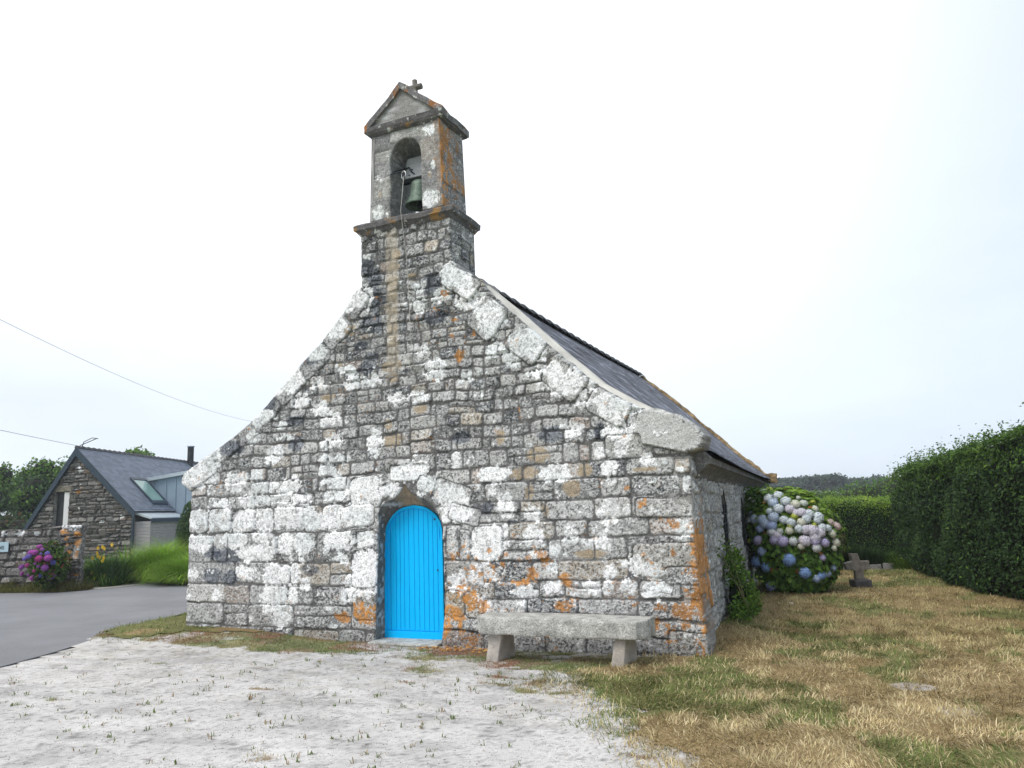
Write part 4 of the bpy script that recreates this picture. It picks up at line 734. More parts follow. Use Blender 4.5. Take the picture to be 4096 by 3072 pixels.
# loose stones on the gravel
def chips(name, n, box, smin, smax, cols, seed, ok, zf, flat=.5):
    g = np.random.default_rng(seed); V = []; F = []; Cc = []
    for _ in range(n):
        a, b = g.uniform(box[0], box[1]), g.uniform(box[2], box[3])
        if not ok(a, b): continue
        s = g.uniform(smin, smax); z = zf(a, b); m = 6; an0 = g.uniform(0, 6); bs = len(V)
        for k in range(m): an = an0 + k / m * 6.283; q = g.uniform(.7, 1.2); V.append((a + s * q * math.cos(an), b + s * q * .8 * math.sin(an), z))
        for k in range(m): an = an0 + k / m * 6.283; V.append((a + s * .6 * math.cos(an), b + s * .5 * math.sin(an), z + s * flat * g.uniform(.7, 1.2)))
        F += [(bs + k, bs + (k + 1) % m, bs + m + (k + 1) % m, bs + m + k) for k in range(m)]; F.append(tuple(bs + m + k for k in range(m)))
        Cc += [np.array(cols[g.integers(0, len(cols))]) * g.uniform(.8, 1.2)] * (2 * m)
    me = bpy.data.meshes.new(name); me.from_pydata(V, [], F); me.update(); a_ = me.color_attributes.new('Col', 'FLOAT_COLOR', 'POINT'); c4 = np.ones((len(V), 4), np.float32); c4[:, :3] = np.array(Cc); a_.data.foreach_set('color', c4.ravel())
    return link(name, me, MT['ground'])
gz0 = lambda a, b: float(gb(np.array(a), np.array(b)))
tag(chips('gravel_chips', 9000, (-4.6, 4.9, -5.4, -.2), .0025, .008, [(.16, .15, .14), (.3, .28, .26), (.25, .2, .15), (.6, .58, .55)], 9, lambda a, b: roadd(a, b) < -.05 and lawn_d(a, b) < 0, gz0), 'loose dark and pale chips lying on the gravel', 'gravel', kind='stuff')
tag(chips('fallen_leaves', 130, (.40, 1.45, -.34, -.05), .010, .028, [(.42, .20, .06), (.30, .14, .05), (.50, .30, .10)], 10, lambda a, b: True, lambda a, b: gz0(a, b) + .006 + .02 * ((a * 37.1 + b * 11.3) % 1), .25), 'orange brown fallen leaves heaped at the wall foot right of the door', 'leaves', kind='stuff')

# ================================================================== BENCH
bench = thing('stone_bench', (2.56, -.55, 0), 'rough grey granite slab bench on two short stone legs against the chapel wall', 'bench')
mb = MB()
top_o = [(1.53, -.36), (1.50, -.68), (1.59, -.80), (2.5, -.82), (3.55, -.80), (3.66, -.68), (3.65, -.34), (2.5, -.33)]
mb.prism([(a, b, .31) for a, b in top_o], (0, 0, .205)); seat = mb.build('seat_slab', MT['benchstone'], bench, bevel=.022, sub=4, rough=.016, smooth=True)
for (x0, x1, l) in ((1.66, 1.85, 1), (3.24, 3.41, 2)):
    mb = MB(); q = [(x0 + .03, -.72, .34), (x1, -.72, .34), (x1 + .01, -.38, .34), (x0 + .05, -.38, .34)]; p = [(x0 - .03, -.75, -.03), (x1 - .05, -.75, -.03), (x1 + .02, -.36, -.03), (x0, -.36, -.03)]
    mb.add(p + q, [(0, 3, 2, 1), (4, 5, 6, 7)] + [(i, (i + 1) % 4, 4 + (i + 1) % 4, 4 + i) for i in range(4)]); mb.build('leg', MT['legstone'], bench, bevel=.02, sub=3, rough=.014, smooth=True)

# ================================================================== STONE CROSS ON ITS BLOCK
cr = thing('stone_cross', (5.86, 7.77, 0), 'small worn grey stone cross leaning on a low block in the lawn', 'cross')
MT['plinth'] = pmat('plinth_stone', (.075, .07, .075), .9, var=.3, vscale=10, bump=.6)
ca, sa = math.cos(.42), math.sin(.42)
def cp(u, v, z): return (5.86 + u * ca - v * sa, 7.77 + u * sa + v * ca, z)
def cbox(mb, u0, u1, v0, v1, z0, z1, sh=0): mb.add([cp(u0, v0, z0), cp(u1, v0, z0), cp(u1, v1, z0), cp(u0, v1, z0), cp(u0 + sh, v0, z1), cp(u1 + sh, v0, z1), cp(u1 + sh, v1, z1), cp(u0 + sh, v1, z1)], [(0, 3, 2, 1), (4, 5, 6, 7), (0, 1, 5, 4), (1, 2, 6, 5), (2, 3, 7, 6), (3, 0, 4, 7)])
mb = MB(); cbox(mb, -.17, .17, -.15, .15, -.02, .15); mb.build('plinth', MT['plinth'], cr, bevel=.02, sub=2, rough=.012, smooth=False)
mb = MB(); o_ = [(-.095, .145), (.085, .145), (.075, .33), (.22, .36), (.235, .51), (.05, .52), (.035, .66), (-.105, .665), (-.10, .51), (-.27, .475), (-.245, .345), (-.085, .33)]
mb.prism([cp(u - (z - .14) * .10, -.06, z) for u, z in o_], tuple(np.array(cp(0, .12, 0)) - np.array(cp(0, 0, 0)))); mb.build('cross_stone', MT['crossstone'], cr, bevel=.012, sub=2, rough=.012)
for nm, (a, b), s, col, lab in (('pale_stone', (3.99, .92), .075, (.50, .46, .38), 'pale pointed stone lying in the grass by the chapel corner'), ('flat_stone', (4.76, 4.78), .05, (.6, .55, .45), 'small cream stone lying on the grass in front of the blue hydrangea'), ('flat_stone', (6.3, -.95), .30, (.33, .30, .28), 'flat grey slab sunk in the dry lawn, the farther of two'), ('flat_stone', (6.55, -1.75), .26, (.30, .27, .25), 'flat grey slab sunk in the dry lawn, the nearer of two')):
    mb = MB(); m = 9; z = gz0(a, b) + float(mound(a, b)); hgt = .13 if s == .075 else (.04 if s < .1 else .018)
    mb.add([(a + s * math.cos(k / m * 6.283) * (1 + .2 * math.sin(k * 2.1)), b + s * .7 * math.sin(k / m * 6.283), z - .03) for k in range(m)] + [(a + s * .62 * math.cos(k / m * 6.283) - s * .3, b + s * .5 * math.sin(k / m * 6.283), z + hgt) for k in range(m)], [tuple(range(m))[::-1], tuple(range(m, 2 * m))] + [(i, (i + 1) % m, m + (i + 1) % m, m + i) for i in range(m)])
    tag(mb.build(nm, pmat(nm, col, .9, var=.25, vscale=14, fine=.3, fscale=90, bump=.6), bevel=.004, rough=.006), lab, 'stone')

# ================================================================== FOLIAGE
HEADS = [[4.38,6.91,2.0,0.068,"y"],[4.27,6.89,1.95,0.076,"g"],[4.17,6.88,1.97,0.042,"y"],[4.48,6.92,1.96,0.034,"y"],[4.56,6.58,1.87,0.099,"pb"],[4.4,6.61,1.82,0.108,"pb"],[4.47,6.45,1.73,0.098,"b1"],[4.7,6.41,1.76,0.097,"pb"],[4.86,6.37,1.7,0.088,"c"],[4.91,6.52,1.82,0.041,"g"],[5.0,6.44,1.71,0.072,"g"],[5.15,6.59,1.73,0.049,"y"],[5.18,6.48,1.6,0.064,"c"],[4.57,6.31,1.62,0.097,"pb"],[4.76,6.29,1.61,0.088,"l1"],[4.87,6.26,1.53,0.08,"l1"],[4.96,6.29,1.54,0.088,"l1"],[5.08,6.33,1.51,0.087,"pb"],[4.06,6.78,1.54,0.118,"b1"],[4.1,6.55,1.43,0.099,"b1"],[4.26,6.35,1.42,0.098,"b1"],[4.4,6.35,1.58,0.065,"pb"],[4.47,6.25,1.46,0.105,"b1"],[4.31,6.28,1.34,0.097,"b1"],[4.43,6.2,1.3,0.096,"b2"],[4.65,6.19,1.41,0.08,"pb"],[4.77,6.17,1.36,0.082,"pb"],[4.83,6.22,1.47,0.064,"y"],[4.94,6.2,1.36,0.079,"c"],[5.03,6.26,1.42,0.087,"pb"],[5.22,6.4,1.44,0.103,"pb"],[5.2,6.35,1.38,0.071,"pb"],[5.4,6.59,1.34,0.072,"p"],[5.5,6.8,1.25,0.081,"p"],[4.21,6.32,1.25,0.081,"b2"],[4.42,6.18,1.19,0.083,"w"],[4.57,6.13,1.2,0.06,"g"],[4.52,6.13,1.13,0.079,"l1"],[4.75,6.15,1.3,0.055,"y"],[4.73,6.12,1.21,0.071,"c"],[4.9,6.15,1.24,0.082,"pb"],[5.01,6.18,1.22,0.094,"l1"],[5.11,6.22,1.2,0.11,"l1"],[5.23,6.3,1.15,0.094,"l1"],[5.27,6.36,1.24,0.087,"pb"],[5.36,6.45,1.23,0.071,"pb"],[5.14,6.22,1.07,0.102,"l1"],[5.15,6.28,1.3,0.047,"y"],[5.42,6.51,1.12,0.079,"c"],[4.15,6.33,1.03,0.089,"l2"],[3.97,6.58,1.0,0.046,"y"],[4.47,6.14,1.04,0.095,"l2"],[4.61,6.1,1.01,0.098,"l2"],[4.78,6.1,1.01,0.079,"w"],[4.97,6.13,1.01,0.107,"l1"],[5.14,6.21,1.0,0.086,"l2"],[5.29,6.33,0.97,0.086,"l2"],[5.47,6.58,0.95,0.079,"c"],[4.9,6.11,0.91,0.059,"c"],[5.15,6.21,0.88,0.086,"w"],[5.43,6.51,0.85,0.055,"c"],[4.21,6.28,0.82,0.089,"b2"],[5.23,6.3,0.69,0.059,"l2"],[4.09,6.45,0.62,0.111,"b3"],[4.26,6.31,0.53,0.1,"b3"],[4.68,6.11,0.67,0.113,"b3"],[4.92,6.22,0.42,0.102,"b3"],[5.09,6.36,0.31,0.082,"b2"],[5.18,6.39,0.36,0.075,"b3"],[5.28,6.48,0.39,0.071,"b2"],[5.38,6.56,0.48,0.06,"b2"],[4.29,6.54,0.16,0.114,"b2"]]
PINKS = [[-14.23,4.07,1.25,0.074,"m1"],[-14.1,4.06,1.18,0.059,"l3"],[-14.2,3.93,1.11,0.091,"m1"],[-14.34,3.92,1.11,0.085,"m1"],[-14.34,3.88,1.02,0.084,"b4"],[-14.54,3.89,0.95,0.064,"b4"],[-14.02,3.98,1.07,0.035,"b4"],[-13.95,4.11,1.07,0.068,"b4"],[-14.0,3.92,0.95,0.098,"m2"],[-13.88,4.09,0.95,0.105,"m1"],[-13.86,4.22,0.82,0.071,"b5"],[-14.7,3.93,0.72,0.085,"l4"],[-14.4,3.88,0.78,0.063,"m2"],[-14.1,3.89,0.82,0.042,"l4"],[-13.91,4.04,0.7,0.095,"l4"],[-14.02,3.93,0.74,0.042,"l4"],[-14.79,4.01,0.55,0.06,"m1"],[-14.51,4.0,0.51,0.04,"l4"],[-14.19,3.94,0.63,0.049,"m2"],[-14.42,4.06,0.44,0.085,"m1"],[-14.13,4.08,0.49,0.056,"b5"],[-14.08,4.31,0.43,0.092,"l4"],[-14.02,4.37,0.49,0.071,"l4"]]
def leafmesh(P, Nn, size, col, seed, oval=False, droop=0.0, asp=.55):
    g = np.random.default_rng(seed); n = len(P); Nn = Nn / (np.linalg.norm(Nn, axis=1, keepdims=True) + 1e-9)
    t = g.normal(size=(n, 3)); t[:, 2] -= droop; t -= Nn * (t * Nn).sum(1, keepdims=True); t /= np.linalg.norm(t, axis=1, keepdims=True) + 1e-9; b = np.cross(Nn, t)
    s = np.asarray(size)[:, None] * np.ones((n, 1)); 
    if oval:
        V = np.stack([P, P + t * s * .30 + b * s * asp * .42 + Nn * s * .05, P + t * s * .70 + b * s * asp * .38 + Nn * s * .03, P + t * s - Nn * s * .10, P + t * s * .70 - b * s * asp * .38 + Nn * s * .03, P + t * s * .30 - b * s * asp * .42 + Nn * s * .05], 1).reshape(-1, 3)
        i = np.arange(n) * 6; F4 = np.concatenate([np.stack([i, i + 1, i + 2, i + 3], 1), np.stack([i, i + 3, i + 4, i + 5], 1)]); return V, None, F4, np.repeat(col, 6, 0)
    V = np.stack([P, P + t * s * .5 + b * s * asp * .5 + Nn * s * .06, P + t * s, P + t * s * .5 - b * s * asp * .5 + Nn * s * .06], 1).reshape(-1, 3); i = np.arange(n) * 4
    return V, None, np.stack([i, i + 1, i + 2, i + 3], 1), np.repeat(col, 4, 0)
def cat(parts):
    V = []; F3 = []; F4 = []; c = []; b = 0
    for v, f3, f4, cc in parts:
        V.append(v); c.append(cc)
        if f3 is not None and len(f3): F3.append(np.asarray(f3) + b)
        if f4 is not None and len(f4): F4.append(np.asarray(f4) + b)
        b += len(v)
    return np.concatenate(V), (np.concatenate(F3) if F3 else None), (np.concatenate(F4) if F4 else None), np.concatenate(c)
def folobj(name, parts, parent=None, mat='leaf', smooth=False):
    V, F3, F4, c = cat(parts); return link(name, npmesh(name, V, F3, F4, c, smooth), MT[mat], parent)
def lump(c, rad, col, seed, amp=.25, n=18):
    """uneven closed core standing for inner leaves and twigs, their shade put into its colour"""
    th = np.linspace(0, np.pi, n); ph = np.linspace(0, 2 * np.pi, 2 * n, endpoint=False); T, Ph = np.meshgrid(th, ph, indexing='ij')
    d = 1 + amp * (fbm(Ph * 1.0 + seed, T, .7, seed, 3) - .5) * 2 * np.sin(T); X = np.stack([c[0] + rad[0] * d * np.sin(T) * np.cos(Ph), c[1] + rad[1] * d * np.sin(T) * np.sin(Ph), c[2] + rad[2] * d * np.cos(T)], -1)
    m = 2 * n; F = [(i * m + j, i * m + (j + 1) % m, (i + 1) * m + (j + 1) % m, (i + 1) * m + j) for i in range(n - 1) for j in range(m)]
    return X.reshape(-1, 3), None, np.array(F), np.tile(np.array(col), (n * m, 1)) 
def shell(c, rad, n, g, depth=.25, top=-1.0, lumps=7, lamp=.22):
    d = g.normal(size=(n, 3)); d /= np.linalg.norm(d, axis=1, keepdims=True); d = d[d[:, 2] > top]; m = g.normal(size=(lumps, 3)); m /= np.linalg.norm(m, axis=1, keepdims=True)
    b = np.max(d @ m.T, axis=1); r = 1 + lamp * (b ** 5) - lamp * .5 - depth * g.random(len(d)) ** 1.6
    P = np.array(c) + d * r[:, None] * np.array(rad); return P, d / np.array(rad) * min(rad)
GREENS = {'dark': [(.038, .080, .024), (.055, .105, .03), (.028, .058, .022)], 'mid': [(.075, .15, .026), (.10, .19, .03), (.055, .11, .022)], 'bright': [(.17, .30, .035), (.13, .23, .03), (.22, .34, .05)], 'olive': [(.16, .17, .05), (.12, .14, .04), (.17, .13, .05)], 'pine': [(.04, .065, .045), (.055, .08, .05)]}
def cols(kind, n, g, a=.7, b=1.3): p = np.array(GREENS[kind]); return p[g.integers(0, len(p), n)] * g.uniform(a, b, n)[:, None]

# ---- big blue hydrangea
hyc = np.array((4.72, 6.95, .92)); hyr = np.array((.82, .85, 1.06))
hy = thing('hydrangea', (4.95, 7.05, 0), 'large rounded hydrangea with blue, white and lilac flower heads against the chapel side', 'hydrangea')
g = np.random.default_rng(31)
P1, N1 = shell(hyc, hyr * 1.02, 7500, g, .20, -.95, 12, .12); N1 = N1 + np.array((0, 0, .5)) + g.normal(0, .35, P1.shape)
c1 = cols('mid', len(P1), g, 1.0, 1.9); k = P1[:, 2] > 1.3; c1[k] = cols('bright', k.sum(), g, .7, 1.3); k = g.random(len(P1)) < .18; c1[k] = cols('bright', k.sum(), g, .5, 1.0); k = g.random(len(P1)) < .012; c1[k] = (.40, .17, .05)  # higher leaves brighter, light from above put into their colour
keep = P1[:, 2] > .03; P1, N1, c1 = P1[keep], N1[keep], c1[keep]
xw = 4.13 - .0425 * P1[:, 1]; k = P1[:, 0] > xw + .02; P1, N1, c1 = P1[k], N1[k], c1[k]
g2 = np.random.default_rng(36); Pl = np.stack([g2.uniform(3.86, 4.5, 500), g2.uniform(6.5, 7.3, 500), g2.uniform(1.5, 2.05, 500)], 1); Nl = g2.normal(0, .5, (500, 3)) + (0, -.5, .8)
folobj('foliage', [leafmesh(P1, N1, g.uniform(.09, .16, len(P1)), c1, 32, True, .7, .62), leafmesh(Pl, Nl, g.uniform(.09, .14, 500), cols('mid', 500, g2), 39, True, .6, .6), lump(hyc, hyr * np.array((.76, .74, .80)), (.012, .018, .008), 33)], hy)
mb = MB(); gg = random.Random(5)
for k in range(16):
    a = gg.uniform(0, 6.28); x, y = 4.95 + .28 * math.cos(a), 7.05 + .28 * math.sin(a); mb.tube([(x, y, -.02), (x + .35 * math.cos(a), y + .35 * math.sin(a), .5), (x + .45 * math.cos(a), y + .45 * math.sin(a), 1.1)], [.012, .01, .007], 5)
mb.build('stem', pmat('woody_stem', (.12, .09, .05), .9))
bpy.data.objects['stem'].parent = hy; bpy.data.objects['stem'].location = (-4.95, -7.05, 0)
HC = {'b1': (.66, .76, .92), 'b2': (.52, .62, .90), 'b3': (.36, .54, .92), 'pb': (.80, .88, .93), 'l1': (.86, .81, .92), 'l2': (.66, .60, .86), 'w': (.84, .86, .88), 'c': (.86, .86, .72), 'y': (.62, .68, .12), 'g': (.74, .78, .72), 'p': (.86, .68, .66),
      'm1': (.50, .12, .46), 'm2': (.52, .08, .30), 'l3': (.40, .16, .44), 'l4': (.36, .12, .44), 'b4': (.27, .20, .62), 'b5': (.14, .14, .45)}
HM = {}
def headmesh(k, fl=150):
    if k in HM: return HM[k]
    g = np.random.default_rng(abs(hash(k)) % 1000 if False else sum(map(ord, k)) * 7); i = np.arange(fl) + .5; ph = np.arccos(1 - 1.62 * i / fl); th = np.pi * (1 + 5 ** .5) * i
    d = np.stack([np.sin(ph) * np.cos(th), np.sin(ph) * np.sin(th), np.cos(ph)], 1); d += g.normal(0, .06, d.shape); d /= np.linalg.norm(d, axis=1, keepdims=True); rr = g.uniform(.84, 1.12, fl)
    P = d * rr[:, None] * np.array((1, 1, .82)); t = np.cross(d, g.normal(size=d.shape)); t /= np.linalg.norm(t, axis=1, keepdims=True); b = np.cross(d, t); V = []; F = []; cc = []
    base = np.array(HC[k])
    for q in range(4):
        an = q * np.pi / 2; u = t * math.cos(an) + b * math.sin(an); v = -t * math.sin(an) + b * math.cos(an); s = .155 if k != 'y' else .12
        V += [P, P + u * s * .6 + v * s * .55 + d * .02, P + u * s * 1.15 + d * .0, P + u * s * .6 - v * s * .55 + d * .02]
        tone = g.uniform(.74, 1.16, fl)[:, None] * base; cc += [tone * .8, tone, tone, tone]
    V = np.stack(V, 1).reshape(-1, 3); cc = np.stack(cc, 1).reshape(-1, 3); n = len(V) // 4; F = np.arange(n * 4).reshape(-1, 4)
    lv, _, lf, lc = lump((0, 0, 0), (.84, .84, .68), base * .55, 3, .05, 8)
    Vv, f3, f4, c_ = cat([(V, None, F, np.clip(cc, 0, .9)), (lv, None, lf, lc)]); HM[k] = npmesh('flower_head', Vv, None, f4, c_); HM[k].materials.append(MT['petal']); return HM[k]
def heads(lst, centre, parent, sc_=1.0):
    for x, y, z, r, k in lst:
        d = Vector((x, y, z)) - Vector(centre); d.z = max(d.z, -.1) + .35; d.normalize()
        o = bpy.data.objects.new('flower_head', headmesh(k)); C.objects.link(o); o.parent = parent; o.location = Vector((x, y, z)) - Vector(parent.location); o.scale = (r * sc_,) * 3
        o.rotation_euler = d.to_track_quat('Z', 'Y').to_euler()
heads([(x + (x - 4.72) * .06, y + (y - 6.95) * .06, z, r, k) for x, y, z, r, k in HEADS], hyc, hy, 1.04)
g = np.random.default_rng(35); ex = []
for _ in range(12):
    a = g.uniform(.9, 2.6); zz = g.uniform(.6, 1.5); qq = math.sqrt(max(.05, 1 - ((zz - .92) / 1.08) ** 2)); ex.append((4.72 + .80 * qq * math.cos(a), 7.05 + .83 * qq * math.sin(a), zz, .09, ['b1', 'l1', 'pb'][int(g.integers(0, 3))]))
heads(ex, hyc, hy)

# ---- pink hydrangea by the roadside wall
pc = np.array((-14.35, 4.55, .72)); ph = thing('pink_hydrangea', (-14.35, 4.55, 0), 'small hydrangea with magenta and violet flower heads against the roadside stone wall', 'hydrangea')
P1, N1 = shell(pc, np.array((.55, .5, .62)), 1500, g, .5, -1, 7, .2); c1 = cols('mid', len(P1), g, .5, 1.0); k = g.random(len(P1)) < .06; c1[k] = (.22, .08, .04)
folobj('foliage', [leafmesh(P1, N1 + g.normal(0, .5, P1.shape) + (0, 0, .4), g.uniform(.08, .13, len(P1)), c1, 37, True, .6, .6), lump(pc, (.36, .33, .5), (.012, .018, .008), 38)], ph)
heads([(x - .0, y + .12, z, r, k) for x, y, z, r, k in PINKS], pc, ph, .95)

# ---- leafy self-sown bush at the chapel corner
cb = thing('corner_bush', (4.38, 2.25, 0), 'bushy green climber growing at the foot of the chapel side wall', 'bush'); g = np.random.default_rng(41)
parts = []
for c_, r_c, n_ in (((4.27, 2.45, .44), (.22, .36, .42), 1300), ((4.20, 2.3, .86), (.13, .28, .34), 550), ((4.28, 2.9, .28), (.2, .4, .28), 700), ((4.26, 2.0, .26), (.15, .25, .22), 400)):
    P1, N1 = shell(c_, r_c, n_, g, .6, -1, 6, .3); P1[:, 2] = np.maximum(P1[:, 2], .1); cc = cols('mid', len(P1), g, .9, 1.7); k = g.random(len(P1)) < .4; cc[k] = cols('bright', k.sum(), g, .7, 1.2); parts.append(leafmesh(P1, N1 + g.normal(0, .6, P1.shape), g.uniform(.035, .07, len(P1)), cc, 42, True, .2, .6))
parts.append(lump((4.22, 2.45, .40), (.13, .32, .3), (.012, .02, .008), 44)); folobj('foliage', parts, cb)
mb = MB(); tw = []
for k, (x, y, z) in enumerate([(4.16, 2.5, 1.05), (4.14, 2.1, 1.25), (4.2, 2.9, .95), (4.55, 1.75, .75), (4.15, 1.6, 1.1)]):
    mb.tube([(4.38, 2.2, .2), (4.3, (2.2 + y) / 2, .6), (x, y, z)], [.009, .007, .004], 5); tw.append((x, y, z))
mb.build('stem', pmat('green_stem', (.16, .15, .07), .8), cb)
tw = np.array(tw); P1 = np.repeat(tw, 14, 0) + g.normal(0, .06, (70, 3)); P1[:, 0] = np.maximum(P1[:, 0], 4.1); folobj('sprig_leaves', [leafmesh(P1, g.normal(size=P1.shape), g.uniform(.04, .07, 70), cols('bright', 70, g, .5, .9), 45, True)], cb)

# ---- clipped hedges
def hedge(name, label, path, wid, hfn, n, seed, kind='dark', lit_tipk='mid', parent=None, lsize=(.035, .06), face=1):
    """path: list of (x, y) of the visible face at the ground; body lies to its right by wid"""
    g = np.random.default_rng(seed); th = thing(name, (path[0][0], path[0][1], 0), label, 'hedge'); pa = np.array(path); seg = np.hypot(*np.diff(pa, axis=0).T); cum = np.concatenate([[0], np.cumsum(seg)]); Lt = cum[-1]
    def at(s): return np.stack([np.interp(s, cum, pa[:, 0]), np.interp(s, cum, pa[:, 1])], -1)
    def nrm(s): d = at(np.minimum(s + .05, Lt)) - at(np.maximum(s - .05, 0)); d /= np.linalg.norm(d, axis=-1, keepdims=True); return np.stack([-d[..., 1], d[..., 0]], -1) * face
    # face
    nf = int(n * .70); s = g.uniform(-.0, Lt, nf); h = hfn(s / Lt); z = g.random(nf) ** .9 * h; nn = nrm(s); bulge = (fbm(s, z, .9, seed, 4) - .5) * .42 - .18 * np.exp(-z / .12) - .25 * sstep(.75, 1.02, z / h) ** 2
    dep = -np.abs(g.normal(0, .07, nf)) + bulge; P = np.concatenate([at(s) + nn * dep[:, None], z[:, None]], 1); Nn = np.concatenate([nn, np.full((nf, 1), .35)], 1) + g.normal(0, .65, (nf, 3))
    # top
    nt_ = n - nf; s2 = g.uniform(0, Lt, nt_); w = g.random(nt_) ** 1.3 * wid; nn2 = nrm(s2); hh = hfn(s2 / Lt) + (fbm(s2, w, .6, seed + 5, 4) - .5) * .22 - .2 * np.exp(-w / .12); up = np.abs(g.normal(0, .05, nt_)) * (1 + 2.2 * (vnoise(s2, w, .16, seed + 8) > .8)); P2 = np.concatenate([at(s2) - nn2 * w[:, None], (hh + up)[:, None]], 1); N2 = np.concatenate([nn2 * .3, np.ones((nt_, 1))], 1) + g.normal(0, .5, (nt_, 3))
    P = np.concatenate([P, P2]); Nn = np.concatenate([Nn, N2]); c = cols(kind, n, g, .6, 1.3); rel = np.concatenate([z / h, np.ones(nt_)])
    k = g.random(n) < sstep(.68, 1.0, rel) * .85 + .05; c[k] = cols(lit_tipk, k.sum(), g, .7, 1.25)  # brighter tips towards the top, sunlight there put into the leaf colour
    pt = fbm(P[:, 0] + P[:, 1], P[:, 2], .55, seed + 9, 3); k = (pt > .60) & (g.random(n) < .5); c[k] *= (1.5, 1.3, 1.2)
    parts = [leafmesh(P, Nn, g.uniform(lsize[0], lsize[1], n), c, seed + 2)]
    # closed core of the hedge, inner shade put into its dark colour
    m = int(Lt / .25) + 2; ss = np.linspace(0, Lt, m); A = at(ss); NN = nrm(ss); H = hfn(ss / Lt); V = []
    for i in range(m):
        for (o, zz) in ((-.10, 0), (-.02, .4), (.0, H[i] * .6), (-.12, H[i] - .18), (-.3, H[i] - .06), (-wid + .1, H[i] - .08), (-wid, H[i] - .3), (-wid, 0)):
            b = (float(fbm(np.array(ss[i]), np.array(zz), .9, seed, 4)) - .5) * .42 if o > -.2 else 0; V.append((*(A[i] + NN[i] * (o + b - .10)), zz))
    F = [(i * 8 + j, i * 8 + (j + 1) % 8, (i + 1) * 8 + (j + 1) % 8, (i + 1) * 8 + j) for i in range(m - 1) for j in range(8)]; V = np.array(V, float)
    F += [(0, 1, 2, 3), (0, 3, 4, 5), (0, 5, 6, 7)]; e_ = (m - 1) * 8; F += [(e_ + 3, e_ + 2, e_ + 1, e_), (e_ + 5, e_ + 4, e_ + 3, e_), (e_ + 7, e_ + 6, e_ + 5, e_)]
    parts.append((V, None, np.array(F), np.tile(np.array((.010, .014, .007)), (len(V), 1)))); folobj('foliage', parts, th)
    return th, at, nrm, hfn, Lt
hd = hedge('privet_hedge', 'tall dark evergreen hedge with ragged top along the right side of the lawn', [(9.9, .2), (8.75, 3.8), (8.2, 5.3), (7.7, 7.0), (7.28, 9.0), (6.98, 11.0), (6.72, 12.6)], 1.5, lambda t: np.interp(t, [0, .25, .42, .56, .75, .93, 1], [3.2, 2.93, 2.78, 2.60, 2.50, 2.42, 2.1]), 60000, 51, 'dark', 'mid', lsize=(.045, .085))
g = np.random.default_rng(53); tp = []; 
for _ in range(95):                                          # unclipped shoots along the top
    s = g.uniform(.22, 1) * hd[4]; w = g.uniform(0, .7); p = hd[1](np.array(s)) - hd[2](np.array(s)) * w; h = float(hd[3](s / hd[4])) - .05; l = g.uniform(.12, .38); m = int(l / .014); t = np.linspace(0, 1, m); dx, dy = g.normal(0, .15, 2)
    tp.append(np.stack([p[0] + dx * t * l, p[1] + dy * t * l, h + t * l], 1))
tp = np.concatenate(tp) + g.normal(0, .012, (sum(map(len, tp)), 3)); folobj('shoots', [leafmesh(tp, g.normal(size=tp.shape), g.uniform(.035, .055, len(tp)), cols('mid', len(tp), g, .8, 1.3), 54)], hd[0])
hedge('back_hedge', 'lower bright topped hedge closing the far end of the lawn', [(2.8, 13.6), (4.4, 13.3), (5.3, 13.2), (6.4, 13.4), (7.9, 13.9)][::-1], 1.4, lambda t: np.interp(t, [0, 1], [1.66, 1.72]), 22000, 55, 'dark', 'bright', face=1)
# fern bank rising behind the hydrangea
fb = thing('fern_bank', (4.2, 11.4, 0), 'light green bracken bushes behind the big hydrangea', 'bush'); g = np.random.default_rng(57); parts = []
for c_, r_c, n_ in (((4.1, 11.2, 1.0), (.8, .8, 1.05), 2600), ((5.0, 11.9, .9), (.7, .7, .85), 2200)):
    P1, N1 = shell(c_, r_c, n_, g, .35, -.6, 8, .2); cc = cols('bright', len(P1), g, .45, .9); parts.append(leafmesh(P1, N1 + g.normal(0, .6, P1.shape) + (0, 0, .6), g.uniform(.08, .20, len(P1)), cc, 58, False, .3, .3)); parts.append(lump(c_, np.array(r_c) * .8, (.02, .03, .01), 59))
folobj('foliage', parts, fb)
# low dark plants and a kerb of stones at the far lawn edge
for i, (x, y, r, h, kk) in enumerate([(5.0, 12.2, .55, .55, 'olive'), (5.8, 12.4, .6, .66, 'dark'), (6.6, 12.5, .5, .45, 'mid'), (6.95, 11.9, .35, .35, 'bright')]):
    t = thing('low_shrub', (x, y, 0), ['olive wispy low shrub behind the blue hydrangea', 'dark low shrub behind the stone cross', 'green low shrub right of the stone cross', 'light green tuft at the foot of the tall hedge'][i], 'shrub', 'low shrubs along the far edge of the lawn'); n = 1500; a = g.uniform(0, 6.28, n); q = np.sqrt(g.random(n)) * r
    bx, by = x + q * np.cos(a), y + q * np.sin(a); D_ = blades(bx, by, np.zeros(n), g.uniform(.5, 1.1, n) * h, np.full(n, .02), cols(kk, n, g, .5, 1.0), np.clip(g.normal(.4, .25, n), 0, 1.2), 60 + i, az=a + g.normal(0, .5, n)); bladeobj('foliage', D_, MT['grass'], t)
for k in range(9):
    x = 4.9 + k * .30; mb = MB(); mb.abox(x, x + .26, 11.45 + .05 * k, 11.65 + .05 * k, 0, .09 + .03 * (k % 3)); tag(mb.build('kerb_stone', MT['capstone'], bevel=.02, rough=.02), '%s low rough edging stone at the far lawn end, counted from the blue hydrangea' % ['first', 'second', 'third', 'fourth', 'fifth', 'sixth', 'seventh', 'eighth', 'ninth'][k], 'stone', 'edging stones at the far lawn edge')

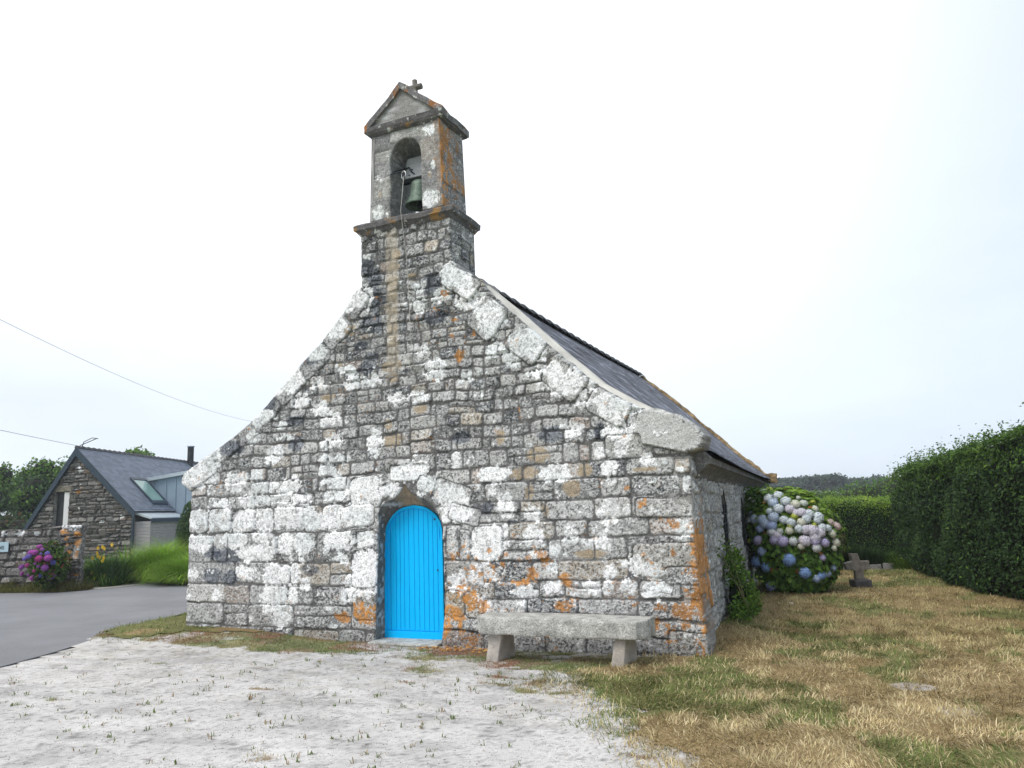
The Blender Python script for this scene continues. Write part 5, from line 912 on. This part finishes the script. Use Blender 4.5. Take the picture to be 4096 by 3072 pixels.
# ================================================================== LEFT: WALL, SIGN, GARDEN, HOUSE
BW0 = np.array((-14.10, 5.30)); BW1 = np.array((-16.95, 4.72)); bd_ = (BW1 - BW0) / np.linalg.norm(BW1 - BW0); bn = np.array((-bd_[1], bd_[0])); 
if bn @ (np.array((5.9, -9.2)) - BW0) < 0: bn = -bn
bw = thing('boundary_wall', (-14.1, 5.3, 0), 'rough dark stone garden wall with orange lichen along the road', 'wall')
W_ = Panel(0, 4.6, 0, 1.86, .019, 71); W_.pal = [((.13, .12, .11), 4), ((.17, .155, .145), 4), ((.20, .19, .18), 2), ((.18, .14, .11), 1), ((.09, .085, .08), 2)]
W_.courses([-.02, .22, .42, .66, .86, 1.10, 1.28, 1.5, 1.68, 1.9], 0, 4.6, .18, .5, gap=.02)
W_.stone(.12, 1.15, .12, .30, 0, over=True, tone=(.24, .23, .21)); W_.stone(.16, .55, .15, .1, 0, over=True); W_.stone(.9, .95, .2, .22, .2, over=True, tone=(.19, .175, .16))
W_.cut([(.0, -.05), (.02, 1.1), (-.0, 1.78), (.5, 1.80), (1.2, 1.74), (1.9, 1.70), (2.6, 1.72), (3.6, 1.70), (4.58, 1.72), (4.58, -.05)], noise=.02)
W_.finish([('o', .12, 1.55, .12, .06), ('o', .12, 1.30, .09, .13), ('o', .10, .95, .05, .12), ('o', .58, 1.62, .12, .07), ('o', .45, 1.45, .08, .05), ('o', .42, 1.28, .12, .04), ('o', .4, 1.05, .10, .06), ('o', .15, .42, .13, .05), ('o', .42, .86, .14, .06), ('w', .2, 1.74, .2, .06), ('w', .5, 1.70, .16, .06), ('w', .12, .85, .06, .06), ('w', .05, .22, .06, .08), ('w', 1.5, 1.6, .1, .05), ('w', 2.1, 1.62, .15, .06), ('w', 2.7, 1.6, .1, .06)], scatter=130, density=.30, mortar=(.06, .057, .053), specks=.4, relief=2.6)
W_.build('wall_face', lambda U, V, H: (BW0[0] + bd_[0] * U + bn[0] * H, BW0[1] + bd_[1] * U + bn[1] * H, V), MT['stone'], bw, thick=.16, K=8, skirt=(.15, .14, .13))
sg = thing('wall_sign', (-16.75, 4.7, 1.35), 'pale blue number plate on the roadside wall at the left edge', 'sign')
def wp(u, h, z): return (BW0[0] + bd_[0] * u + bn[0] * h, BW0[1] + bd_[1] * u + bn[1] * h, z)
us = 2.42
mb = MB(); mb.prism([wp(us, .06, 1.10), wp(us + .62, .06, 1.10), wp(us + .62, .06, 1.385), wp(us, .06, 1.385)], (bn[0] * .012, bn[1] * .012, 0)); mb.build('plate', pmat('plate_blue', (.38, .50, .56), .4, var=.06), sg)
fc = bpy.data.curves.new('number', 'FONT'); fc.body = '40'; fc.size = .16; fc.extrude = .002; fo = bpy.data.objects.new('number', fc); C.objects.link(fo)
dg = bpy.context.evaluated_depsgraph_get(); tm = bpy.data.meshes.new_from_object(fo.evaluated_get(dg)); bpy.data.objects.remove(fo)
tm.materials.clear(); tm.materials.append(pmat('plate_ink', (.02, .05, .07), .5)); to = bpy.data.objects.new('number', tm); C.objects.link(to); to.parent = sg
xd = Vector((-bd_[0], -bd_[1], 0)); zd = Vector((bn[0], bn[1], 0)); yd = Vector((0, 0, 1)); Mx = Matrix((xd, yd, zd)).transposed().to_4x4(); Mx.translation = Vector(wp(us + .30, .075, 1.17)) - Vector(sg.location); to.matrix_local = Mx
# verge weeds at the wall foot
g = np.random.default_rng(73); n = 9000; u = g.uniform(-.5, 4.6, n); h = g.uniform(.02, .75, n) * np.clip(1 - np.maximum(0, -u) * 1.4, .2, 1); X = BW0[0] + bd_[0] * u + bn[0] * h; Y = BW0[1] + bd_[1] * u + bn[1] * h
hgt = g.uniform(.08, .30, n) * (1 + .8 * (vnoise(X, Y, .5, 74) > .5)) * (1 - h * .9).clip(.2, 1)
tag(bladeobj('verge_weeds', blades(X, Y, np.zeros(n), hgt, np.full(n, .012), cols('olive', n, g, .6, 1.3), np.clip(g.normal(.4, .3, n), 0, 1.3), 75), MT['grass']), 'dark straggly weeds along the foot of the roadside wall', 'weeds', kind='stuff')
# garden grasses
def clump(name, label, cx, cy, rx, ry, h, n, kind, seed, lean=.55, w=.016, group=None, z0=.05, curve=.9):
    t = thing(name, (cx, cy, 0), label, 'grass', group); g = np.random.default_rng(seed); a = g.uniform(0, 6.283, n); q = np.sqrt(g.random(n)); bx = cx + q * rx * np.cos(a); by = cy + q * ry * np.sin(a); c = cols(kind, n, g, 1.1, 2.1)
    k = g.random(n) < .1; c[k] = np.array((.34, .30, .16)) * g.uniform(.6, 1.1, k.sum())[:, None]
    bladeobj('blades', blades(bx, by, np.full(n, z0), h * g.uniform(.55, 1.15, n) * (1.15 - .3 * q), np.full(n, w), c, np.clip(lean * q * g.uniform(.5, 1.6, n) + .05, 0, 1.4), seed + 1, curve=curve, az=a + g.normal(0, .4, n)), MT['grass'], t); return t
clump('ornamental_grass', 'bright green arching grass clump beside the road, nearest the chapel corner', -11.9, 6.9 + .4, .95, .75, .98, 12000, 'bright', 81, .75, w=.010, group='arching garden grasses')
clump('ornamental_grass', 'yellow green grass clump between the yellow flowers and the clipped shrub', -13.9, 7.9, 1.05, .8, 1.42, 12000, 'bright', 83, .8, w=.010, group='arching garden grasses')
clump('ornamental_grass', 'darker green grass clump behind the end of the roadside wall', -14.6, 6.35, .55, .55, 1.05, 3200, 'mid', 85, .8, group='arching garden grasses')
clump('ornamental_grass', 'dull seedy grass clump in front of the clipped shrub', -13.0, 9.0, .9, .7, 1.35, 3600, 'olive', 87, .6, group='arching garden grasses')
t = clump('strap_leaf_plant', 'plant with pale upright strap leaves near the house corner', -15.2, 7.7, .3, .3, 1.25, 60, 'mid', 89, .7, w=.06, curve=.5); t['category'] = 'plant'
yf = thing('yellow_flowers', (-13.95, 6.1, 0), 'yellow flowered plant at the front of the garden bed', 'flowers'); n = 900; a = g.uniform(0, 6.28, n); q = np.sqrt(g.random(n)) * .38
bladeobj('foliage', blades(-13.95 + q * np.cos(a), 6.15 + q * np.sin(a), np.full(n, .05), g.uniform(.3, 1.0, n), np.full(n, .03), cols('dark', n, g, .8, 1.6), np.clip(g.normal(.3, .2, n), 0, 1), 91), MT['grass'], yf)
MT['yellow'] = pmat('yellow_petal', (.85, .58, .03), .7, var=.15, vscale=20)
for x, y, z in [(-.22, -.25, 1.12), (-.10, -.2, 1.14), (-.02, -.2, 1.10), (-.18, -.3, .98), (-.14, -.3, .90), (-.08, -.28, .86), (.04, -.25, .84), (-.36, -.3, .84), (.06, -.3, .76), (.16, -.1, 1.2), (-.26, -.38, .42), (.2, -.3, .34), (-.1, -.4, .28)]:
    mb = MB(); px, py, pz = -13.95 + x, 6.15 + y, z
    for k in range(8): an = k * .785; mb.add([(px, py, pz), (px + .05 * math.cos(an - .3), py - .02, pz + .05 * math.sin(an - .3)), (px + .065 * math.cos(an), py - .03, pz + .065 * math.sin(an)), (px + .05 * math.cos(an + .3), py - .02, pz + .05 * math.sin(an + .3))], [(0, 1, 2, 3)])
    mb.lathe((px, py - .02, pz), [(0, -.02), (.02, 0), (0, .02)], 8); mb.build('flower_head', MT['yellow'], yf)
cs = thing('clipped_shrub', (-14.1, 9.4, 0), 'dark clipped cone shaped shrub between the house and the chapel', 'shrub'); g = np.random.default_rng(93); n = 9000; z = g.random(n) ** .85 * 2.55; a = g.uniform(0, 6.28, n); rr = np.interp(z, [0, .6, 1.6, 2.3, 2.55], [.62, .72, .62, .42, .1]) * (1 + .12 * (fbm(a * 2, z, .5, 95, 3) - .5)) - np.abs(g.normal(0, .04, n))
P1 = np.stack([-14.1 + rr * np.cos(a), 9.4 + rr * np.sin(a), z], 1); N1 = np.stack([np.cos(a), np.sin(a), np.full(n, .4)], 1) + g.normal(0, .5, (n, 3)); folobj('foliage', [leafmesh(P1, N1, g.uniform(.04, .07, n), cols('dark', n, g, .7, 1.6), 96), lump((-14.1, 9.4, 1.2), (.56, .56, 1.2), (.015, .02, .01), 97, .08)], cs)

# ---- house
HO = np.array((-28.12, 14.96)); hdv = np.array((-.3778, .9259)); hev = np.array((.9259, .3778)); 
def hp(e, s, z): p = HO + hev * e + hdv * s; return (p[0], p[1], z)
house = thing('stone_house', (-28.12, 14.96, 0), 'dark stone house with slate roof, skylight and zinc clad extension across the road', 'house')
G = Panel(-3.2, 3.0, 0, 5.3, .028, 101); G.pal = W_.pal + [((.26, .24, .22), 1)]
G.courses(list(np.cumsum([0] + [.19 + .05 * math.sin(i * 2.1) for i in range(28)])), -3.2, 3.0, .22, .6, gap=.018)
G.stone(-.66, 3.55, .52, .16, 0, over=True, tone=(.22, .19, .15)); 
G.cut([(-3.15, -.05), (-3.15, .2), (-2.05, 1.85), (.0, 5.12), (2.87, 2.38), (2.87, -.05)], noise=.01); G.cut([(-1.02, 1.75), (-.26, 1.75), (-.26, 3.38), (-1.02, 3.38)], keep=False, noise=.01)
G.finish([('w', .15, 4.55, .08, .05), ('w', .25, 4.35, .11, .07), ('o', .15, 3.35, .12, .07), ('w', .5, 1.0, .12, .07), ('w', 1.4, 1.9, .1, .05), ('w', 2.4, 2.1, .1, .05), ('w', .25, 2.6, .08, .06)], scatter=70, density=.25, mortar=(.06, .056, .052), specks=.28, relief=2.8)
G.build('gable_wall', lambda U, V, H: (HO[0] + hev[0] * U - hdv[0] * H, HO[1] + hev[1] * U - hdv[1] * H, V), MT['stone'], house, thick=.3)
mb = MB(); mb.prism([hp(-3.1, .3, 0), hp(-3.1, .3, .3), hp(0, .3, 5.0), hp(2.85, .3, 2.3), hp(2.85, .3, 0)], tuple(hdv[0:1]) + (hdv[1], 0) if False else (hdv[0] * 13.5, hdv[1] * 13.5, 0)); o = mb.build('house_walls', MT['stone'], house, sub=3); plain_col(o.data, (.2, .18, .16), 22)
win = MB(); win.prism([hp(-1.0, .26, 1.76), hp(-.28, .26, 1.76), hp(-.28, .26, 3.37), hp(-1.0, .26, 3.37)], (hdv[0] * .02, hdv[1] * .02, 0)); wn = win.build('window', pmat('window_dark', (.05, .05, .055), .3), house)
mb = MB(); mb.prism([hp(-.52, .02, 1.76), hp(-.28, .02, 1.76), hp(-.28, .02, 3.37), hp(-.52, .02, 3.37)], (hdv[0] * .24, hdv[1] * .24, 0)); mb.build('white_shutter', pmat('white_shutter', (.72, .71, .72), .6, var=.05), wn)
mb = MB(); mb.prism([hp(-1.02, -.03, 1.68), hp(-.26, -.03, 1.68), hp(-.26, -.03, 1.755), hp(-1.02, -.03, 1.755)], (hdv[0] * .28, hdv[1] * .28, 0)); mb.build('window_sill', MT['capstone'], wn)
MT['slateblue'] = pmat('blue_slate', (.13, .15, .185), .5, var=.10, vscale=.9, fine=.25, fscale=9, bump=.3, bscale=12, stretch=(1, 1, 2.2))
def hroof(e1, z1, s0, s1, name, sw=.35, rows=26):
    g = np.random.default_rng(7); V = []; F = []; Cc = []
    for i in range(rows):
        t0, t1 = i / rows, min(1, (i + 1.3) / rows); s = s0 - g.uniform(0, sw)
        while s < s1:
            a, b = max(s, s0), min(s + sw - .01, s1); 
            if b > a + .02:
                for (t, ss, dz) in ((t0, a, .0), (t0, b, .0), (t1, b, .03), (t1, a, .03)): V.append(hp(e1 * t, ss, 5.48 - (5.48 - z1) * t + dz + .02))
                k = len(V); F.append((k - 4, k - 3, k - 2, k - 1)); Cc += [np.array((.155, .185, .24)) * g.uniform(.8, 1.2)] * 4
            s += sw
    return link(name, npmesh(name, V, None, F, Cc), MT['slate'], house)
hr = hroof(3.05, 2.30, -.12, 13.6, 'slate_roof'); hroof(-3.4, .0, -.12, 13.6, 'slate_roof')
MT['navy'] = pmat('navy_paint', (.035, .055, .08), .45, var=.1)
for nm, (e, z) in (('verge_board', (3.05, 2.30)), ('verge_board', (-3.4, 0.0))):
    mb = MB(); l = math.hypot(e, 5.48 - z); a = np.array(hp(0, -.16, 5.50)); b = np.array(hp(e, -.16, z)); mb.prism([tuple(a), tuple(b), tuple(b - (0, 0, .30)), tuple(a - (0, 0, .40))], (hdv[0] * .06, hdv[1] * .06, 0)); mb.build(nm, MT['navy'], house)
mb = MB(); mb.tube([hp(2.96, -.08, 0), hp(2.96, -.08, 2.2)], .05, 8); mb.build('downpipe', MT['navy'], house)
for k in range(30):
    mb = MB(); s0 = -.1 + k * .455; mb.tube([hp(0, s0, 5.50), hp(0, s0 + .47, 5.47)], [.105, .08], 8); mb.build('ridge_tile', MT['iron2'], hr)
MT['zinc'] = pmat('zinc', (.30, .38, .46), .4, metal=.25, var=.08, vscale=2); MT['zincl'] = pmat('zinc_light', (.50, .56, .60), .35, metal=.25, var=.08, vscale=2)
sky_ = MB()
def rp_(e, s, dz): return hp(e, s, 5.48 - (5.48 - 2.30) * e / 3.05 + dz)
mbk = MB(); 
for (e0, e1, s0, s1) in ((1.46, 1.56, 2.15, 3.65), (2.62, 2.74, 2.15, 3.65), (1.56, 2.62, 2.15, 2.25), (1.56, 2.62, 3.55, 3.65)): mbk.add([rp_(e0, s0, .05), rp_(e1, s0, .05), rp_(e1, s1, .05), rp_(e0, s1, .05), rp_(e0, s0, .16), rp_(e1, s0, .16), rp_(e1, s1, .16), rp_(e0, s1, .16)], [(0, 3, 2, 1), (4, 5, 6, 7), (0, 1, 5, 4), (1, 2, 6, 5), (2, 3, 7, 6), (3, 0, 4, 7)])
sk = mbk.build('skylight', MT['navy'], house)
mb = MB(); mb.add([rp_(1.54, 2.23, .11), rp_(2.64, 2.23, .11), rp_(2.64, 3.57, .11), rp_(1.54, 3.57, .11)], [(0, 1, 2, 3)]); mb.build('pane', pmat('green_glass', (.22, .36, .33), .12, var=.1, spec=.6), sk)
mb = MB(); mb.prism([hp(1.45, 3.95, 3.95), hp(9.0, 3.95, 5.0), hp(9.0, 3.95, 0), hp(1.45, 3.95, 0)], (hdv[0] * 5, hdv[1] * 5, 0)); zw = mb.build('zinc_extension', MT['zinc'], house)
mb = MB(); mb.prism([hp(1.25, 3.75, 3.92), hp(9.3, 3.75, 5.05), hp(9.3, 3.75, 5.24), hp(1.25, 3.75, 4.10)], (hdv[0] * 5.4, hdv[1] * 5.4, 0)); mb.build('extension_roof', MT['zincl'], zw)
for k in range(15):
    e = 1.9 + k * .52; mb = MB(); mb.prism([hp(e, 3.91, 0), hp(e + .05, 3.91, 0), hp(e + .05, 3.91, 3.90 + (e - 1.3) * .139), hp(e, 3.91, 3.90 + (e - 1.3) * .139)], (hdv[0] * .04, hdv[1] * .04, 0)); mb.build('standing_seam', MT['zinc'], zw)
mb = MB(); mb.prism([hp(2.9, .15, 2.30), hp(3.75, .15, 2.02), hp(3.75, .15, 1.93), hp(2.9, .15, 2.2)], (hdv[0] * 3.6, hdv[1] * 3.6, 0)); mb.build('porch_roof', MT['zincl'], house)
mb = MB(); mb.prism([hp(3.72, .10, 1.98), hp(3.80, .10, 1.98), hp(3.80, .10, 1.80), hp(3.72, .10, 1.80)], (hdv[0] * 3.7, hdv[1] * 3.7, 0)); mb.build('gutter', MT['navy'], house)
mb = MB()
for k in range(12): mb.prism([hp(2.9, .18, .0 + k * .155), hp(3.68, .18, .0 + k * .155), hp(3.68, .18, .147 + k * .155), hp(2.9, .18, .147 + k * .155)], (hdv[0] * 3.5, hdv[1] * 3.5, 0))
mb.build('timber_cladding', pmat('silver_timber', (.36, .34, .35), .8, var=.2, vscale=3, stretch=(1, 1, 8)), house)
mb = MB(); mb.tube([hp(.2, 11.3, 4.9), hp(.2, 11.3, 6.45)], .19, 14); fl = mb.build('flue_pipe', MT['iron'], house); mb = MB(); mb.tube([hp(.2, 11.3, 6.45), hp(.2, 11.3, 6.50)], .23, 14); mb.build('flue_cap', MT['zinc'], fl)
mb = MB(); mb.tube([hp(0, .3, 5.5), hp(.1, .3, 5.8)], .02, 5); mb.tube([hp(-.1, .3, 5.62), hp(.75, .3, 5.95)], .02, 5); mb.tube([hp(.1, .3, 5.8), hp(.5, .3, 5.98), hp(.8, .3, 5.93)], .018, 5); tag(mb.build('roof_aerial', MT['iron']), 'small twisted dark aerial on the ridge end of the stone house', 'aerial')

# ---- trees
def tree(name, label, x, y, h, r, seed, kind='mid', n=5200, group=None, ls=(.16, .30), base=.25, trunk=.16):
    g = np.random.default_rng(seed); t = thing(name, (x, y, 0), label, 'tree', group)
    mb = MB(); mb.tube([(x, y, -.1), (x + .1, y, h * .3), (x + .05, y + .1, h * .62)], [trunk, trunk * .75, trunk * .35], 8)
    for k in range(6): a = g.uniform(0, 6.28); mb.tube([(x + .08, y, h * (.28 + .05 * k)), (x + r * .55 * math.cos(a), y + r * .55 * math.sin(a), h * (.5 + .05 * k))], [trunk * .4, trunk * .12], 5)
    mb.build('trunk', MT['bark'], t); parts = []; K = 11
    for k in range(K):
        a = g.uniform(0, 6.28); q = r * .62 * math.sqrt(g.random()); zc = h * g.uniform(base + .15, .84); rr = r * g.uniform(.30, .5); zc = min(zc, h - rr * .8)
        P1, N1 = shell((x + q * math.cos(a), y + q * math.sin(a), zc), (rr, rr, rr * .8), n // K, g, .5, -1, 6, .3); kd = kind if g.random() < .72 else g.choice(['olive', 'mid', 'dark']); parts.append(leafmesh(P1, N1 + g.normal(0, .6, P1.shape), g.uniform(*ls, len(P1)), cols(kd, len(P1), g, .8, 1.7), seed + k, False, .2, .6))
        parts.append(lump((x + q * math.cos(a), y + q * math.sin(a), zc), (rr * .62, rr * .62, rr * .5), (.014, .018, .009), seed + k, .3, 8))
    folobj('crown', parts, t); return t
MT['bark'] = pmat('bark', (.09, .075, .06), .95, var=.3, vscale=6, bump=.5)
TL = 'trees behind the stone house'
for i, (x, y, h, r, kd, lab) in enumerate([(-46.5, 18.0, 6.0, 3.4, 'olive', 'olive brown tree at the left edge behind the roadside wall'), (-42.0, 19.5, 6.2, 3.2, 'mid', 'green round tree left of the stone house gable'), (-38.2, 20.5, 6.3, 2.8, 'mid', 'green tree touching the left slope of the house roof'), (-36.0, 23.5, 7.0, 2.4, 'mid', 'taller thin topped tree rising beside the house ridge'),
                                           (-51.0, 15.0, 6.0, 3.5, 'dark', 'dark tree beyond the left frame edge'), (-33.5, 33.5, 7.0, 3.0, 'mid', 'tree whose top shows above the house ridge near the flue')]): tree('garden_tree', lab, x, y, h, r, 111 + i * 7, kd, 6500, TL)
g = np.random.default_rng(115)
for i, (x, y, h, r, lab) in enumerate([(-44.0, 16.2, 2.9, 2.6, 'rusty brown shrub under the trees at the left edge'), (-38.5, 17.2, 2.8, 2.4, 'dark brown shrub behind the roadside wall beside the house'), (-34.5, 15.6, 2.5, 2.0, 'dark shrub at the left foot of the house gable'), (-49.5, 13.5, 3.2, 2.6, 'dark bush at the left frame edge behind the wall')]):
    t = thing('garden_shrub', (x, y, 0), lab, 'shrub', 'shrubs under the trees'); parts = []
    for k in range(5):
        c_ = (x + g.uniform(-2, 2), y + g.uniform(-.5, .5), h * .45); P1, N1 = shell(c_, (r * .75, r * .6, h * .5), 1300, g, .4, -1, 6, .3); cc = cols('dark', len(P1), g, .7, 1.4); kk = g.random(len(P1)) < (.45 if i < 2 else .1); cc[kk] = np.array((.13, .06, .03)) * g.uniform(.6, 1.3, kk.sum())[:, None]
        parts.append(leafmesh(P1, N1 + g.normal(0, .6, P1.shape), g.uniform(.14, .26, len(P1)), cc, 120 + k)); parts.append(lump(c_, (r * .6, r * .5, h * .42), (.014, .014, .008), 125, .2, 8))
    folobj('foliage', parts, t)

# ---- middle distance shrubs, hills, pines
for i, (x, y, h, r) in enumerate([(6.4, 29, 2.5, 1.7), (8.0, 30, 2.95, 2.0), (9.9, 29, 2.7, 1.8), (4.6, 31, 2.3, 1.7)]):
    t = thing('field_shrub', (x, y, 0), ['dull green shrub above the back hedge, left of the light tuft', 'taller green shrub above the back hedge near the tall hedge', 'green shrub mostly hidden behind the tall hedge', 'low green shrub above the bracken'][i], 'shrub', 'shrubs in the field beyond the back hedge')
    P1, N1 = shell((x, y, h * .5), (r, r * .8, h * .52), 2400, g, .35, -.5, 8, .3); cc = cols('mid', len(P1), g, .8, 1.5); folobj('foliage', [leafmesh(P1, N1 + g.normal(0, .6, P1.shape), g.uniform(.08, .16, len(P1)), cc, 140 + i), lump((x, y, h * .45), (r * .85, r * .7, h * .45), (.02, .025, .012), 141, .15, 10)], t)
hx = np.linspace(-160, 260, 120); hy_ = np.linspace(45, 420, 70)
X, Y = np.meshgrid(hx, hy_)
Z = -.3 + 2.3 * sstep(45, 110, Y) + 1.5 * sstep(110, 170, Y) * (.75 + .5 * vnoise(X, Y, 30, 151)) + 1.2 * (fbm(X, Y, 22, 152, 3) - .5) * sstep(60, 120, Y) - 5 * sstep(200, 420, Y)
Z = Z - .9 * sstep(10, 60, np.abs(X - 10)) * 0
c = np.array((.055, .07, .04)) * (.6 + .8 * fbm(X, Y, 9, 153, 4))[..., None]; hh = sstep(.5, .62, fbm(X, Y, 14, 154, 3))[..., None]; c = c * (1 - hh * .7) + np.array((.12, .105, .11)) * hh * .7
pl = (sstep(.60, .64, vnoise(X * .5, Y, 7, 155)) * sstep(105, 120, Y))[..., None] * .6; c = c * (1 - pl) + np.array((.34, .32, .27)) * pl * (Y > 0)[..., None]
n1_, n2_ = X.shape; idx = np.arange(n1_ * n2_).reshape(n1_, n2_); F = np.stack([idx[:-1, :-1].ravel(), idx[:-1, 1:].ravel(), idx[1:, 1:].ravel(), idx[1:, :-1].ravel()], 1)
MT['hill'] = pmat('heath', (0, 0, 0), .95, var=.2, vscale=.3, fine=.3, fscale=1.5, attr=True, spec=.1)
tag(link('hills', npmesh('hills', np.stack([X.ravel(), Y.ravel(), Z.ravel()], 1), None, F, c.reshape(-1, 3), True), MT['hill']), kind='structure')
def hz(x, y): return float(-.3 + 2.3 * sstep(45, 110, y) + 1.5 * sstep(110, 170, y) * (.75 + .5 * vnoise(np.array(x), np.array(y), 30, 151)))
PN = 'pines on the far ridge'; import json
plist = [(1640, 1036, 3.2), (1685, 1030, 3.4), (1712, 1028, 4.2), (1728, 1026, 4.5), (1752, 1034, 4.5), (1768, 1024, 5.5), (1785, 1022, 6.5), (1800, 1027, 5.5), (1818, 1036, 4.5), (1838, 1034, 4.0), (1857, 1030, 6.0), (1880, 1026, 5.0), (1893, 1032, 4.0), (1908, 1034, 4.5), (1925, 1030, 4.5), (1668, 1043, 7), (1700, 1040, 8), (1732, 1041, 8), (1762, 1040, 9), (1792, 1041, 8), (1820, 1046, 6), (1850, 1048, 6), (1682, 1050, 8), (1722, 1051, 9), (1766, 1051, 9), (1806, 1052, 8)]
PL = ['leftmost small far pine beside the chapel eave', 'second far pine right of the chapel eave', 'third far pine from the chapel eave', 'round far pine left of the dip in the ridge line', 'low far pine in the dip of the ridge', 'broad far pine just left of the highest crown', 'highest broad crowned pine on the far ridge', 'far pine sloping down right of the highest crown', 'small far pine before the purple heath', 'low far pine above the heath slope', 'wide flat bluish pine above the heath', 'umbrella shaped pine above the white roofs', 'small pine right of the umbrella shaped one', 'thin pine over the white roof near the tall hedge', 'far pine touching the tall hedge outline']
for i, (vx, vy, wdt) in enumerate(plist):
    dd = r_ * ((vx - 1106) / 1600.2) - u_ * ((vy - 829.5) / 1600.2) + w_; k = 150 + (i * 37 % 20); p = Vector((5.8775, -9.1573, 1.7944)) + dd * k; gzv = hz(p.x, p.y); zt = p.z; rr = wdt * .5 * (k / 160)
    low = i >= 15
    t = thing('pine_tree', (p.x, p.y, 0), PL[i] if not low else '%s low dark pine from the left, %s row of the far belt' % (['first', 'second', 'third', 'fourth', 'fifth', 'sixth', 'seventh', 'first', 'second', 'third', 'fourth'][i - 15], 'upper' if i < 22 else 'lower'), 'tree', PN if not low else 'low pines in the dark belt')
    th_ = max(zt - gzv, 1.6); mb = MB(); mb.tube([(p.x, p.y, gzv - .5), (p.x, p.y, zt - rr * .4)], [.16, .10], 6); mb.build('trunk', MT['bark'], t); parts = []
    for q in range(5):
        a = g.uniform(0, 6.28); c_ = (p.x + rr * .62 * math.cos(a), p.y + rr * .4 * math.sin(a), zt - th_ * .33 - (th_ * .25 * g.random() if not low else th_ * .2)); rz = th_ * (.30 if not low else .5); P1, N1 = shell(c_, (rr * .75, rr * .75, rz), 260, g, .5, -1, 5, .3); parts.append(leafmesh(P1, N1 + g.normal(0, .5, P1.shape), g.uniform(.35, .8, len(P1)), cols('pine', len(P1), g, .8, 1.5), 160 + q, False, 0, .7)); parts.append(lump(c_, (rr * .55, rr * .55, rz * .7), (.022, .034, .026), 161, .3, 7))
    folobj('crown', parts, t)
for i, (vx, vy, wv, hv) in enumerate([(1672, 1031, 12, 1.2), (1845, 1043, 20, 1.3), (1885, 1041, 22, 1.6), (1918, 1036, 24, 2.0)]):
    dd = r_ * ((vx - 1106) / 1600.2) - u_ * ((vy - 829.5) / 1600.2) + w_; k = 178; p = Vector((5.8775, -9.1573, 1.7944)) + dd * k; W2 = wv / 1600.2 * k / 2; gzv = hz(p.x, p.y); ax_ = Vector((r_.x, r_.y, 0)).normalized(); ay = Vector((w_.x, w_.y, 0)).normalized()
    t = thing('far_shed', (p.x, p.y, 0), ['small white roof just right of the chapel eave', 'white roof between far pines over the heath', 'long white roof right of the umbrella shaped pine', 'white roof by the tall hedge on the far ridge'][i], 'building', 'white roofed sheds on the far ridge')
    def sp(a, b, z): v = p + ax_ * a + ay * b; return (v.x, v.y, z)
    zt = p.z; mb = MB(); mb.add([sp(-W2, -2, gzv - 1), sp(W2, -2, gzv - 1), sp(W2, 2, gzv - 1), sp(-W2, 2, gzv - 1), sp(-W2, -2, zt - .4), sp(W2, -2, zt - .4), sp(W2, 2, zt - .4), sp(-W2, 2, zt - .4)], [(0, 3, 2, 1), (4, 5, 6, 7), (0, 1, 5, 4), (1, 2, 6, 5), (2, 3, 7, 6), (3, 0, 4, 7)]); mb.build('walls', pmat('shed_wall', (.6, .6, .6), .8), t)
    mb = MB(); mb.prism([sp(-W2 - .2, -2.3, zt - .39), sp(-W2 - .2, 2.3, zt - .39), sp(-W2 - .2, 0, zt + hv * .4)], tuple(ax_ * (2 * W2 + .4))); mb.build('roof', pmat('shed_roof', (.8, .82, .85), .5), t)

# ---- overhead lines
MT['cable'] = pmat('cable', (.12, .12, .13), .6, var=0)
def cable(label, a, b, sag, r, n=26):
    pts = []; 
    for k in range(n + 1): t = k / n; pts.append((a[0] + (b[0] - a[0]) * t, a[1] + (b[1] - a[1]) * t, a[2] + (b[2] - a[2]) * t - sag * 4 * t * (1 - t)))
    mb = MB(); mb.tube(pts, r, 5); tag(mb.build('overhead_cable', MT['cable']), label, 'cable', 'overhead cables')
CV = Vector((5.8775, -9.1573, 1.7944))
cable('upper thin overhead cable sloping down in the left sky towards the gable', (-9.037, -1.057, 6.044), (-24.226, 25.266, 7.207), .6, .005)
cable('lower overhead cable passing above the stone house ridge', (-20.087, 5.269, 5.208), (-33.22, 26.016, 5.45), .1, .009)

# ------------------------------------------------------------------ haze: real air, paling the far ridge
hm = bpy.data.materials.new('sea_haze'); hm.use_nodes = True; t = hm.node_tree; t.nodes.clear(); ho = t.nodes.new('ShaderNodeOutputMaterial'); hv = t.nodes.new('ShaderNodeVolumePrincipled')
hv.inputs['Color'].default_value = (.86, .92, 1.0, 1); hv.inputs['Density'].default_value = .0009; hv.inputs['Anisotropy'].default_value = .2; t.links.new(hv.outputs[0], ho.inputs['Volume'])
mb = MB(); mb.abox(-920, 920, -420, 920, -8.5, 14.5); hz_ = mb.build('haze', hm); tag(hz_, kind='stuff')
